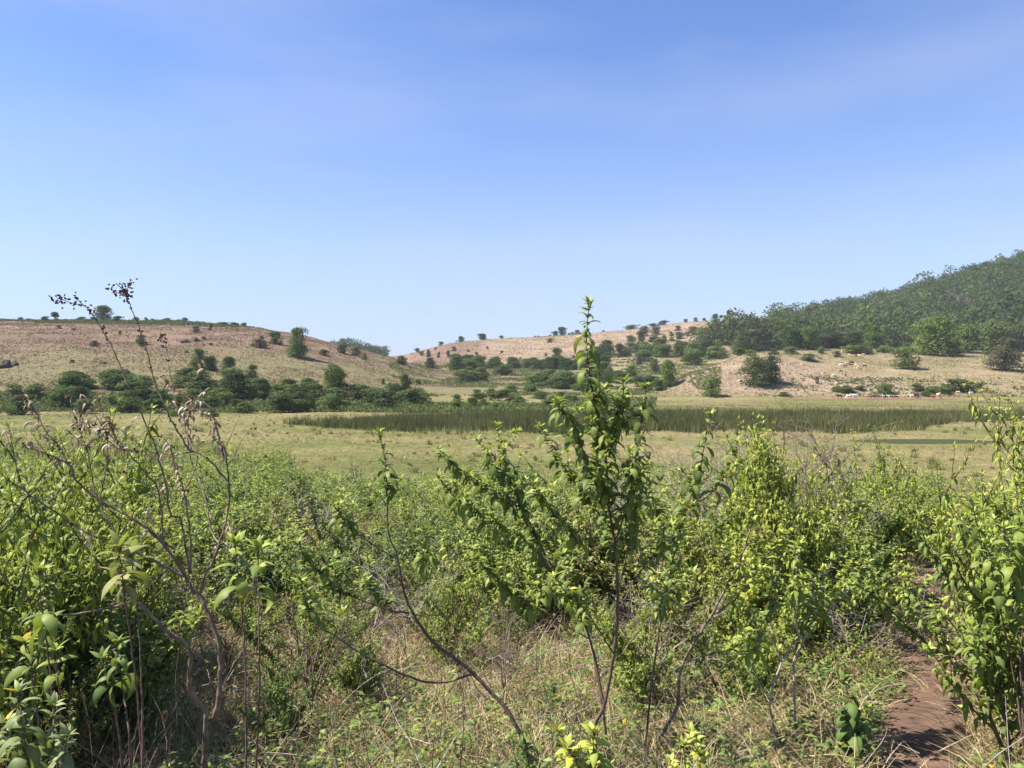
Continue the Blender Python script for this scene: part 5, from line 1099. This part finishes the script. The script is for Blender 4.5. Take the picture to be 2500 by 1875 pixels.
plant('lime_rosette', 'yellow-green leafy shoot at the bottom edge right of centre', 'plant', [
 (S([(1680, 2080), (1675, 1900), (1668, 1822)], 2.8, 2.75, 72), 0.004, 0.002, 0.5), (S([(1690, 1980), (1720, 1880), (1690, 1790)], 2.8, 2.9, 73), 0.003, 0.002, 0.5)], L=0.095, node=0.028, leafm='leaf_lime', seed=19, wid=0.36, rbias=0.05, stemm='stem_green')
plant('narrow_leaved_herb', 'dark green bottle-brush shaped herb at the bottom edge left of centre', 'plant', [
 (S([(1310, 2080), (1292, 1880), (1275, 1790), (1262, 1722)], 3.0, 3.05, 74), 0.004, 0.002, 0.2), (S([(1300, 1980), (1265, 1880), (1250, 1800)], 3.0, 2.9, 75), 0.003, 0.002, 0.2)], L=0.075, node=0.012, leafm='leaf_deep', seed=20, wid=0.16, buds=False, twigs=False, stemm='stem_green')
def big(tips, Y, L, seed, label, name='broad_leaved_shrub', leafm='leaf', base=None, wid=0.34, node=0.04, st=0.6, n_=None):
    sts = []
    for k, (x, y, dx, dy) in enumerate(tips):
        b = base or (x + dx, y + dy)
        pts_ = [(x + (b[0] - x) * f + math.sin(f * 3 + k) * 12 * (1 - f) * f * 4, y + (b[1] - y) * f) for f in (1, 0.75, 0.5, 0.3, 0.14, 0)]
        sts.append((S(pts_, Y, Y + 0.12 * ((k % 3) - 1), seed * 10 + k), 0.006, 0.002, st))
    plant(name, label, 'shrub', sts, L=L, node=node, leafm=leafm, seed=seed, wid=wid, twigs=False, ns=7, prob=0.9, droop=1.1, ax=1)
big([(45, 1690, 0, 0), (130, 1725, 0, 0), (10, 1765, 0, 0), (165, 1800, 0, 0)], 2.6, 0.12, 81, 'shrub with big soft grey-green leaves in the bottom left corner', base=(90, 2230), st=0.62, leafm='leaf_grey')
big([(95, 1400, 0, 0), (135, 1590, 0, 0), (60, 1570, 0, 0)], 2.8, 0.14, 82, 'shrub with very large dark drooping leaves at the left, half-way down', base=(150, 2100), st=0.84, node=0.05)
big([(290, 1338, 0, 0), (320, 1352, 0, 0)], 2.8, 0.165, 83, 'large pale drooping leaves on the dry bush\'s left limb', base=(360, 2080), st=0.9, leafm='leaf_olive', node=0.035)
big([(630, 1340, 0, 0), (575, 1330, 0, 0)], 2.9, 0.15, 84, 'thin stem carrying large hanging leaves right of the dry bush', base=(612, 2080), st=0.86, node=0.04)
big([(285, 1570, 0, 0), (250, 1610, 0, 0)], 3.0, 0.125, 85, 'green rosette of broad leaves among the dry bush\'s low branches', base=(320, 2010), st=0.8, leafm='leaf_deep')
big([(2410, 1330, 0, 0), (2450, 1290, 0, 0), (2480, 1180, 0, 0)], 3.8, 0.13, 86, 'shrub with broad dark leaves at the right border', base=(2520, 1990), st=0.75, leafm='leaf')
# dry bush with tall leaning seed stalks at the left
DS = [
 ([(498, 2050), (500, 1874), (503, 1753), (503, 1738), (463, 1678), (463, 1585), (411, 1545), (333, 1466), (300, 1430), (280, 1380)], 0.017, 0.006, 3.30, 3.2),
 ([(503, 1760), (530, 1733), (538, 1626), (532, 1562), (492, 1464), (469, 1438), (451, 1404)], 0.013, 0.009, 3.30, 3.35),
 ([(451, 1404), (399, 1329), (341, 1277), (243, 1219), (185, 1172), (170, 1135), (120, 1110), (70, 1094), (55, 1080)], 0.008, 0.0025, 3.35, 3.1),
 ([(490, 1450), (498, 1413), (521, 1369), (535, 1326), (556, 1254), (558, 1167), (544, 1080), (544, 1114), (530, 1045), (518, 1013)], 0.007, 0.0035, 3.35, 3.5),
 ([(518, 1013), (480, 1002), (440, 988), (420, 981)], 0.003, 0.0015, 3.5, 3.4),
 ([(520, 1020), (506, 987), (463, 973), (417, 944), (394, 918)], 0.003, 0.0015, 3.5, 3.6),
 ([(535, 1326), (518, 1300), (503, 1225), (486, 1167), (463, 1109), (460, 1010), (468, 975)], 0.005, 0.0015, 3.4, 3.7),
 ([(466, 1400), (463, 1283), (446, 1190), (428, 1138), (415, 1080)], 0.005, 0.002, 3.35, 3.2),
 ([(463, 1400), (451, 1326), (440, 1265), (417, 1259), (405, 1181), (388, 1123), (379, 1088), (362, 1051), (341, 999), (318, 953), (301, 912), (284, 869), (263, 825), (240, 788), (220, 761), (203, 744), (182, 727)], 0.006, 0.002, 3.35, 3.15),
 ([(203, 744), (179, 741), (145, 730), (138, 727)], 0.002, 0.0012, 3.16, 3.12),
 ([(555, 1175), (544, 1161), (506, 1118), (475, 1103), (463, 1100), (446, 1074), (420, 1028), (399, 981), (376, 929), (367, 886), (350, 831), (333, 779), (307, 724), (298, 707), (283, 692)], 0.005, 0.002, 3.48, 3.3),
 ([(307, 724), (290, 715), (268, 703)], 0.002, 0.0012, 3.3, 3.28), ([(309, 726), (314, 700), (318, 685)], 0.002, 0.0012, 3.3, 3.32),
 ([(475, 1103), (420, 1108), (372, 1104), (310, 1098), (265, 1085)], 0.004, 0.0015, 3.45, 3.2),
 ([(446, 1407), (341, 1352), (289, 1335), (174, 1280), (139, 1254), (52, 1193), (20, 1170)], 0.007, 0.0025, 3.35, 3.0),
 ([(289, 1335), (278, 1294), (237, 1219), (214, 1109), (200, 1065), (180, 1010), (168, 958)], 0.005, 0.0015, 3.25, 3.35),
 ([(399, 1329), (388, 1204), (347, 1144), (300, 1090), (262, 1030), (240, 975)], 0.005, 0.0015, 3.35, 3.3),
 ([(460, 1440), (400, 1420), (340, 1405), (260, 1390), (200, 1360)], 0.004, 0.0015, 3.3, 3.0),
 ([(333, 1466), (240, 1490), (140, 1502), (110, 1480), (40, 1440), (0, 1400)], 0.006, 0.003, 3.2, 2.9),
 ([(535, 1326), (560, 1310), (590, 1285), (605, 1270)], 0.003, 0.001, 3.4, 3.6),
 ([(530, 1733), (560, 1640), (600, 1580), (640, 1540)], 0.003, 0.001, 3.3, 3.5),
 ([(185, 1172), (150, 1100), (110, 1050), (85, 1000), (60, 965)], 0.004, 0.0014, 3.2, 3.1),
 ([(243, 1219), (262, 1120), (255, 1050), (205, 1040), (190, 1000)], 0.004, 0.0014, 3.25, 3.35),
 ([(450, 1200), (480, 1120), (440, 1030), (425, 960), (412, 890), (402, 848), (396, 820)], 0.004, 0.0015, 3.4, 3.9)]
g_ = np.random.default_rng(90); gs = Geo(); gd = Geo(); gb = Geo()
b0 = None
for k, (pl_, r0, r1, Y0, Y1) in enumerate(DS):
    P = S(pl_, Y0, Y1, 900 + k, 0.012)
    if k == 0: P = rooted(P); b0 = np.array([P[0][0], P[0][1], H1(P[0][0], P[0][1])])
    Q, s_, T_l = resample(P - b0, 0.02); Q[1:-1] += g_.normal(size=(len(Q) - 2, 3)) * 0.0016
    tube(gs, Q, 0.9 * np.linspace(r0, r1, len(Q)) * (1 + 0.1 * g_.normal(size=len(Q))), 8)
    top = pl_[-1][1]
    if top < 1110:
        seedy = np.array([q for q in range(len(Q)) if T_l - s_[q] < (0.75 if top < 900 else 0.28)])
        pick = seedy[g_.random(len(seedy)) < (0.30 if top < 900 else 0.4)]
        for q in pick: blobs(gb, Q[q] + g_.normal(size=(2, 3)) * 0.006, 0.0034 + 0.002 * g_.random(), 1.5, g_)
        if top < 900:
            tipm = np.where(T_l - s_ < 0.10)[0]
            blobs(gb, Q[g_.choice(tipm, 20)] + g_.normal(size=(20, 3)) * 0.013, 0.003 + 0.0025 * g_.random(20), 1.9, g_)
        else:
            nn_ = 22; sel = seedy[g_.integers(0, len(seedy), nn_)]
            leaf_geo(gd, Q[sel], g_.random(nn_) * 6.28, 0.03 + 0.03 * g_.random(nn_), 0.009 + 0.006 * g_.random(nn_), 0.2 + 0.4 * g_.normal(size=nn_), 1.6 + g_.random(nn_), g_.normal(size=nn_), 5, fold=0.9, g_rng=g_)
    if r0 <= 0.008 and top > 930:
        for q in range(int(T_l / 0.16)):
            i0 = int(g_.integers(3, len(Q) - 1)); a_ = g_.random() * 6.28; B = wobble_line(Q[i0], [math.cos(a_), math.sin(a_), 0.9], 0.08 + 0.2 * g_.random(), 5, g_, 0.2, 0.18)
            tube(gs, B, np.linspace(0.0022, 0.0009, 6), 4)
            if g_.random() < 0.4: blobs(gb, B[-1] + g_.normal(size=(5, 3)) * 0.008, 0.004, 1.6, g_)
            if g_.random() < 0.55:
                n3 = 5; leaf_geo(gd, B[g_.integers(2, 6, n3)], g_.random(n3) * 6.28, 0.03 + 0.03 * g_.random(n3), 0.012, 0.1, 1.9, g_.normal(size=n3), 5, fold=0.9, g_rng=g_)
# two conspicuous curled dead leaves
for (x, y) in ((492, 880), (497, 900), (485, 888)):
    leaf_geo(gd, np.array([tuple(pt(x, y, 3.5))]) - b0, [g_.random() * 6.28], [0.05], [0.018], [0.3], [2.0], [0.4], 6, fold=0.8, rnd=[0.95], g_rng=g_)
e = bpy.data.objects.new('dry_bush', None); sc.collection.objects.link(e); e.location = b0
setp(e, 'dried-up brown bush at the left with two tall seed stalks leaning across the sky', 'bush')
link('branch', gs.mesh('dry_bush_branches', M['stem_dry'], True), e); link('dead_leaves', gd.mesh('dry_bush_leaves', M['leaf_dry'], True), e); link('seed_heads', gb.mesh('dry_bush_seeds', M['seed'], True), e)

# dead grey brushwood behind the tallest shoot, and other bare bushes
def at(px, Y): x = (px - CXP) / F * Y; return x, Y, H1(x, Y)
for (px, Y, h_, lab, sd_, n_, sp, mt) in [
 (1730, 9.6, 2.1, 'large tangled grey dead bush behind the shoots right of centre', 401, 26, 0.85, 'stem_grey'),
 (1620, 10.2, 1.9, 'grey dead bush with long arching twigs left of the large tangled one', 402, 16, 0.9, 'stem_grey'),
 (1860, 9.0, 2.35, 'bare brown twiggy bush poking up before the touching tree pair', 403, 14, 0.6, 'stem_dry'),
 (2025, 8.2, 1.95, 'two thin bare pale twigs standing before the pond reeds', 404, 3, 0.5, 'stem_grey'),
 (1180, 7.8, 1.0, 'small pale dead bush among the shrubs left of the arching one', 405, 9, 0.9, 'stem_grey'),
 (790, 13, 1.2, 'small grey dead bush in the thicket left of centre', 406, 9, 0.9, 'stem_grey'),
 (2330, 5.8, 0.8, 'pale dead twigs sprawling over the footpath\'s right edge', 407, 8, 1.3, 'stem_grey'),
 (560, 5.5, 0.9, 'thin dark dead bush on the straw right of the dry bush', 408, 8, 0.8, 'stem_dry'),
 (1230, 4.9, 0.8, 'thin dark bare twiggy bush on the straw clearing in the centre', 409, 10, 0.6, 'stem_dry'),
 (1590, 5.2, 0.9, 'pale bare twiggy bush at the foot of the pale-stemmed shrub', 410, 9, 0.7, 'stem_grey'),
 (760, 4.6, 0.85, 'upright dark bare stems under the leaning shrub', 411, 9, 0.35, 'stem_dry')]:
    x, y, z = at(px, Y); bare('dead_bush', x, y, z, h_, lab, 'bush', sd_, M[mt], n=n_, spread=sp, r0=(0.0042 + 0.0012 * h_) * max(1, Y / 5.5), twist=0.16)

# ------------------------------------------------------------------ leafy shrubs of the foreground, each its own
# rocks and bare bushes
def rock(px, py, wpx, hpx, mat, label, seed, group=None):
    p = hit(px, py)
    if p is None: return
    g_ = np.random.default_rng(seed); s_ = p.y / F; n = 14; th = np.linspace(0, math.pi * 0.55, 7); phi = np.linspace(0, 2 * math.pi, n, endpoint=False)
    T_2, P_2 = np.meshgrid(th, phi, indexing='ij'); rr_ = 1 + 0.35 * (vnoise(np.cos(P_2) * 1.7 + 5, np.sin(P_2) * 1.7 + T_2 * 2, seed) - 0.5) * 2 + 0.12 * g_.normal(size=T_2.shape) * (T_2 > 0)
    Vr = np.stack([np.sin(T_2) * np.cos(P_2) * rr_ * wpx * s_ / 2, np.sin(T_2) * np.sin(P_2) * rr_ * wpx * s_ / 2, np.cos(T_2) * rr_ * hpx * s_], -1).reshape(-1, 3)
    i_ = (np.arange(6)[:, None] * n + np.arange(n)[None]).ravel(); j_ = (np.arange(6)[:, None] * n + (np.arange(n)[None] + 1) % n).ravel()
    o_ = link('rock', mesh_np('rock', Vr, [np.stack([i_, i_ + n, j_ + n, j_], -1)], mat)); o_.location = p; setp(o_, label, 'rock', group)
M['rock_dark'] = simple_mat('rock_dark', (0.03, 0.025, 0.022), (0.09, 0.07, 0.06), 1.2, 0.9, bump=0.6)
M['rock_pale'] = simple_mat('rock_pale', (0.24, 0.18, 0.13), (0.36, 0.28, 0.21), 1.2, 0.9, bump=0.6)
rock(8, 897, 34, 15, M['rock_dark'], 'dark rock outcrop at the left border on the bare hillside', 1)
rock(36, 893, 16, 9, M['rock_dark'], 'smaller dark rock right of the outcrop at the left border', 2)
rock(452, 836, 26, 7, M['rock_dark'], 'flat dark rock ledge high on the left hillside', 3)
rock(478, 834, 16, 9, M['rock_dark'], 'dark lump of rock right of the flat ledge on the left hillside', 4)
for k, (x, y, w_) in enumerate([(1958, 891, 9), (1919, 890, 7), (1952, 912, 7), (1806, 932, 14), (1788, 888, 8), (1768, 874, 8), (2010, 912, 8), (2036, 920, 9), (2042, 938, 12), (2033, 946, 9), (1820, 950, 9), (1700, 935, 7)]):
    rock(x, y, w_, w_ * 0.42, M['rock_pale'], 'small pale rock ' + relate(x, y, [(1865, 930, 'touching pair of trees'), (1738, 960, 'round bright bush'), (1996, 938, 'small reddish bush'), (2035, 915, 'lone white cow on the pink slope')]), 10 + k, 'pale rocks on the pink shoulder')
rd = random.Random(99); nd = 0
while nd < 34:
    Y = 4.4 * (15 / 4.4) ** rd.random(); px = rd.uniform(-50, 2450); x = (px - CXP) / F * Y
    if abs(x - path_x(Y)) < 0.5: continue
    g0 = H1(x, Y); h_ = rd.uniform(0.5, 1.15); py = HY - (g0 + h_ / 2) / Y * F; nd += 1
    mt = rd.choice(['stem_grey', 'stem_dry', 'stem_grey'])
    bare('dead_bush', x, Y, g0, h_, ('pale ' if mt == 'stem_grey' else 'brown ') + 'leafless twiggy bush ' + relate(px, py, [(1437, 1300, 'tallest centre shoot'), (930, 1300, 'leaning thick-stemmed shrub'), (1840, 1330, 'pale-stemmed shrub'), (2290, 1600, 'footpath'), (450, 1350, 'dried-up brown bush'), (60, 1250, 'left border shrub'), (1180, 1650, 'central straw clearing')]), 'bush', 500 + nd, M[mt], n=rd.randint(5, 9), spread=rd.uniform(0.4, 0.9), r0=0.0038 * max(1, Y / 5), twist=0.17, group='leafless bushes among the leafy shrubs')

NLAND = [(1437, 1100, 'tallest centre shoot'), (930, 1250, 'leaning thick-stemmed shrub'), (1130, 1200, 'arching shrub'), (1740, 1120, 'large tangled grey dead bush'), (1840, 1330, 'pale-stemmed shrub'),
 (1960, 1550, 'pale forked shrub'), (2290, 1600, 'footpath'), (2440, 1200, 'shrub at the right border'), (450, 1350, 'dried-up brown bush'), (60, 1150, 'leafy shrub at the left border'), (620, 1420, 'large hanging leaves'), (2180, 1120, 'bushy shrub before the pond'), (700, 1130, 'thicket edge left of centre'), (1500, 1500, 'foot of the tallest centre shoot')]
NS = [ # px, top y, Y, mesh, leaf material, width factor, label
 (30, 905, 3.9, 0, 'leaf_lime', 0.8, 'tall bright leafy shrub at the left border, lit yellow-green'),
 (-70, 1000, 3.4, 3, 'leaf', 1.0, 'wide green shrub cut by the left border'),
 (115, 975, 4.8, 1, 'leaf', 1.0, 'leafy green shrub behind the left border shrub'),
 (250, 985, 5.4, 4, 'leaf_lime', 1.0, 'yellow-green shrub seen through the dry bush\'s left branches'),
 (190, 1150, 4.4, 2, 'leaf', 1.1, 'dense green shrub under the dry bush\'s long left branches'),
 (330, 1180, 6.0, 5, 'leaf', 1.1, 'green shrub directly behind the dry bush'),
 (60, 1280, 4.0, 4, 'leaf_deep', 1.2, 'deep green shrub at the left border, half-way down'),
 (2500, 870, 4.8, 3, 'leaf_lime', 0.85, 'tall yellow-green shrub at the right border reaching above the eye line'),
 (2570, 985, 5.6, 1, 'leaf_lime', 1.0, 'yellow-green spreading shrub behind the right border shrub'),
 (2520, 1010, 4.0, 0, 'leaf', 1.1, 'green shrub cut by the right border'),
 (2500, 1180, 5.0, 4, 'leaf', 1.15, 'dense green shrub under the tall right border shrub'),
 (2580, 1400, 4.2, 5, 'leaf_olive', 1.2, 'low dull green shrub on the footpath\'s right bank'),
 (2560, 1500, 4.6, 2, 'leaf_olive', 1.3, 'low sprawling shrub on the footpath\'s right side near the bottom'),
 (1880, 935, 7.4, 2, 'leaf_lime', 0.8, 'tall bright shrub standing before the touching tree pair'),
 (1935, 985, 7.0, 0, 'leaf_lime', 0.8, 'bright shrub at the right side of the tall one before the tree pair'),
 (1825, 985, 7.8, 5, 'leaf', 0.8, 'narrow green shrub left of the tall bright one before the tree pair'),
 (1990, 1040, 8.6, 3, 'leaf_grey', 1.0, 'grey-green feathery shrub right of the tall bright one'),
 (2110, 1065, 11, 1, 'leaf_lime', 1.0, 'yellow-green bushy shrub before the pond, left one'),
 (2190, 1045, 12, 4, 'leaf', 1.0, 'green bushy shrub before the pond, right one with raised tips'),
 (2110, 1150, 9, 2, 'leaf', 1.1, 'low green shrub in front of the bushy ones before the pond'),
 (1380, 1120, 9.5, 1, 'leaf', 1.2, 'green shrub behind the tallest shoot\'s left side'),
 (1600, 1110, 9.0, 4, 'leaf', 1.2, 'green shrub under the grey dead bush\'s left side'),
 (1480, 1150, 8.0, 5, 'leaf_olive', 1.2, 'olive shrub behind the tallest shoot'),
 (1180, 1130, 11, 3, 'leaf_grey', 1.2, 'grey-green soft shrub behind the arching shrub'),
 (1270, 1200, 7.4, 0, 'leaf', 1.1, 'green shrub between the arching shrub and the tallest shoot'),
 (740, 1105, 15, 2, 'leaf_deep', 1.2, 'deep green shrub at the far thicket edge left of centre'),
 (560, 1120, 12, 1, 'leaf_deep', 1.2, 'deep green shrub right of the dry bush\'s bent branch'),
 (770, 1320, 5.6, 4, 'leaf', 0.9, 'leafy shrub behind the leaning stem\'s left shoots'),
 (880, 1440, 5.0, 5, 'leaf', 0.9, 'low leafy shrub under the leaning stem\'s left shoots'),
 (690, 1560, 4.3, 2, 'leaf_deep', 0.8, 'small deep green shrub on the straw left of the leaning stem'),
 (1100, 1360, 6.0, 1, 'leaf', 0.9, 'leafy shrub above the straw clearing in the centre'),
 (1650, 1250, 6.2, 3, 'leaf_olive', 1.0, 'dull leafy shrub between tallest shoot and pale stem'),
 (1780, 1180, 6.6, 0, 'leaf_lime', 1.0, 'yellow-green shrub above the pale stem'),
 (1940, 1200, 6.8, 4, 'leaf_lime', 1.0, 'yellow-green shrub above the pale forked stems'),
 (2060, 1230, 7.6, 5, 'leaf', 1.0, 'green shrub left of where the footpath fades'),
 (1560, 1420, 5.0, 2, 'leaf', 0.9, 'low green shrub right of the tallest shoot\'s bare stem'),
 (330, 1440, 4.3, 1, 'leaf_deep', 0.8, 'low green shrub inside the dry bush\'s fork'),
 (130, 1500, 3.7, 3, 'leaf_olive', 0.9, 'low yellowing shrub left of the dry bush\'s foot'),
 (1830, 1500, 4.9, 5, 'leaf', 0.9, 'leafy shrub in the shade of the pale-stemmed shrub'),
]
rs = random.Random(77)
for (px, ty, Y, mi, lm, sxy, lab) in NS:
    x = (px - CXP) / F * Y; zt = (HY - ty) / F * Y; h_ = zt - H1(x, Y)
    place_shrub('leafy_shrub', NEAR[mi], x, Y, h_ / 1.55, rs.random() * 6.28, lab, 'shrub', None, M[lm], None, sxy * min(1.0, 1.5 / max(h_, 1.0)) if h_ > 1.5 else sxy)
ENV = lambda px: np.interp(px, [-200, 0, 200, 400, 600, 700, 850, 950, 1050, 1200, 1350, 1600, 1800, 1950, 2050, 2120, 2230, 2300, 2350, 2420, 2500, 2700], [1000, 1015, 1040, 1060, 1080, 1090, 1130, 1165, 1150, 1125, 1095, 1085, 1070, 1090, 1120, 1080, 1080, 1150, 1060, 1010, 970, 950])
YMAX = lambda px: np.interp(px, [-200, 300, 600, 750, 900, 1200, 1500, 2000, 2250, 2330, 2700], [62, 62, 55, 42, 32, 34, 38, 34, 24, 16, 24])
CN = {'leaf': 'green', 'leaf_lime': 'yellow-green', 'leaf_olive': 'dull olive', 'leaf_grey': 'grey-green', 'leaf_deep': 'deep green'}
cnt = 0; tries = 0; pts_ = []; far_pts = []; cand = []
while tries < 12000:
    tries += 1
    Y = 4.3 * (62 / 4.3) ** (rs.random() ** 0.95); px = rs.uniform(-220, 2720)
    if Y > YMAX(px): continue
    x = (px - CXP) / F * Y
    if abs(x - path_x(Y)) < (0.85 if Y < 12 else 0.45) and Y < 20: continue
    dmin = (0.40 + 0.024 * Y)
    if any((x - a_) ** 2 + (Y - b_) ** 2 < dmin * dmin for a_, b_ in pts_): continue
    den = fbm(np.array([x * 0.35]), np.array([Y * 0.35]), 55, 3)[0]
    if Y < 9 and den < -0.24: continue
    if Y >= 9 and den < (-0.12 if 700 < px < 1450 else -0.27): continue
    g0 = H1(x, Y); zt = (HY - ENV(px)) / F * Y
    h_ = min(zt - g0, (0.45 + 0.65 * rs.random()) if Y < 7 else (0.7 + 0.8 * rs.random()) * (1 + (0.012 * Y if px < 700 else 0)))
    if h_ < 0.3: continue
    pts_.append((x, Y))
    lm = rs.choice(['leaf', 'leaf', 'leaf_lime', 'leaf_lime', 'leaf_olive', 'leaf_deep'] if px > 1500 else ['leaf', 'leaf', 'leaf_olive', 'leaf_olive', 'leaf_grey', 'leaf_deep', 'leaf_lime'])
    cand.append((Y, x, px, g0, h_, lm))
cand.sort()
for (Y, x, px, g0, h_, lm) in cand:
    if cnt < 256:
        cnt += 1
        py = HY - (g0 + h_ * 0.5) / Y * F
        sw = 'knee-high' if h_ < 0.7 else ('waist-high' if h_ < 1.15 else 'chest-high')
        dw = 'near' if Y < 8 else ('mid-distance' if Y < 16 else 'distant')
        lab = sw + ' ' + CN[lm] + ' ' + dw + ' shrub ' + relate(px, py, NLAND)
        ms_ = (SPARSE if (Y < 8 and rs.random() < 0.75) or rs.random() < 0.3 else NEAR) if Y < 15 else MIDS
        place_shrub('leafy_shrub', ms_[rs.randrange(len(ms_))], x, Y, h_ / (1.25 if ms_ is SPARSE else (1.55 if ms_ is NEAR else 1.35)), rs.random() * 6.28, lab, 'shrub', 'leafy shrubs filling the foreground', M[lm], None, rs.uniform(1.0, 1.4))
    else: far_pts.append((x, Y, g0, h_, lm))
print('shrubs', cnt, 'far', len(far_pts))
# the more distant scrub that nobody could count: one mass
Gs2 = Geo()
for lm in ('leaf', 'leaf_lime', 'leaf_olive', 'leaf_grey', 'leaf_deep'):
    Gf = Geo(); g_ = np.random.default_rng(5)
    for (x, Y, g0, h_, l2) in far_pts:
        if l2 != lm: continue
        k_ = 16; n = int(1100 * min(1.0, 18 / Y) + 420); a_ = g_.random(k_) * 6.28; rr_ = np.sqrt(g_.random(k_)) * (0.55 + 0.012 * Y); cx = x + np.cos(a_) * rr_; cy = Y + np.sin(a_) * rr_; ch = h_ * (0.35 + 0.65 * g_.random(k_)); ch[0] = h_
        lx = g_.normal(size=k_) * 0.16; ly = g_.normal(size=k_) * 0.16; pk = g_.integers(0, k_, n); f = 0.2 + 0.8 * g_.random(n) ** 0.8; wd_ = 0.035 + 0.11 * (1 - f)
        P = np.stack([cx[pk] + lx[pk] * f + g_.normal(size=n) * wd_, cy[pk] + ly[pk] * f + g_.normal(size=n) * wd_, g0 + ch[pk] * f], -1)
        L_ = 0.075 + 0.0018 * Y; br = g_.random(k_)[pk]
        leaf_geo(Gf, P, g_.random(n) * 6.28, L_ * (0.6 + 0.8 * g_.random(n)), L_ * 0.36, 0.3 + 0.6 * g_.random(n), 1.0 + g_.random(n), g_.normal(size=n) * 0.5, 2, rnd=np.clip(g_.random(n) * 0.45 + 0.35 * br + 0.2 * g_.random(), 0, 1), young=np.where(f > 0.95, 0.4, 0), g_rng=g_)
        for q in range(0, k_, 2): tube(Gs2, [(cx[q], cy[q], g0 - 0.03), (cx[q] + lx[q], cy[q] + ly[q], g0 + ch[q])], [0.006 + 0.00025 * Y, 0.004], 3)
    if Gf.n: setp(link('scrub', Gf.mesh('scrub_' + lm, M[lm], True)), CN[lm] + ' leafy scrub running out onto the plain', 'scrub', None, 'stuff')

setp(link('scrub_stems', Gs2.mesh('scrub_stems', M['stem_dry'])), 'bare stems of the scrub running out onto the plain', 'scrub', None, 'stuff')
# bud and seed clusters are too many and small to count
for o_ in sc.objects:
    if o_.parent and o_.name.split('.')[0] in ('buds', 'seed_heads', 'flowers', 'dead_leaves', 'twigs'): o_['kind'] = 'stuff'
# tell repeats with the same label apart by their order in the picture
from collections import defaultdict
dup = defaultdict(list)
for o_ in sc.objects:
    if not o_.parent and 'label' in o_ and o_.get('kind') is None: dup[o_['label']].append(o_)
ORD = {2: ['left one', 'right one'], 3: ['left one', 'middle one', 'right one'], 4: ['leftmost', 'second from left', 'third from left', 'rightmost']}
for lb, os_ in dup.items():
    if 2 <= len(os_) <= 4:
        os_.sort(key=lambda q: q.location.x / q.location.y)
        for q, wd in zip(os_, ORD[len(os_)]): q['label'] = ' '.join(lb.split()[:13 if ' ' in wd else 15]) + ', ' + wd

# ------------------------------------------------------------------ the air of the valley
hb = np.array([(x, y, z) for z in (-8.5, 205) for y in (-150, 1180) for x in (-1550, 1650)], float)
m = new_mat('haze'); g = G(m); o = g.n('ShaderNodeOutputMaterial'); pv = g.n('ShaderNodeVolumePrincipled')
pv.inputs['Color'].default_value = (0.82, 0.9, 1.0, 1); pv.inputs['Density'].default_value = 0.00011; g.l(pv.outputs[0], o.inputs['Volume'])
hzb = link('haze', mesh_np('haze', hb, [np.array([(2, 3, 1, 0), (5, 7, 6, 4), (1, 5, 4, 0), (6, 7, 3, 2), (4, 6, 2, 0), (3, 7, 5, 1)])], m)); setp(hzb, 'thin bluish haze filling the valley', 'haze', None, 'stuff')
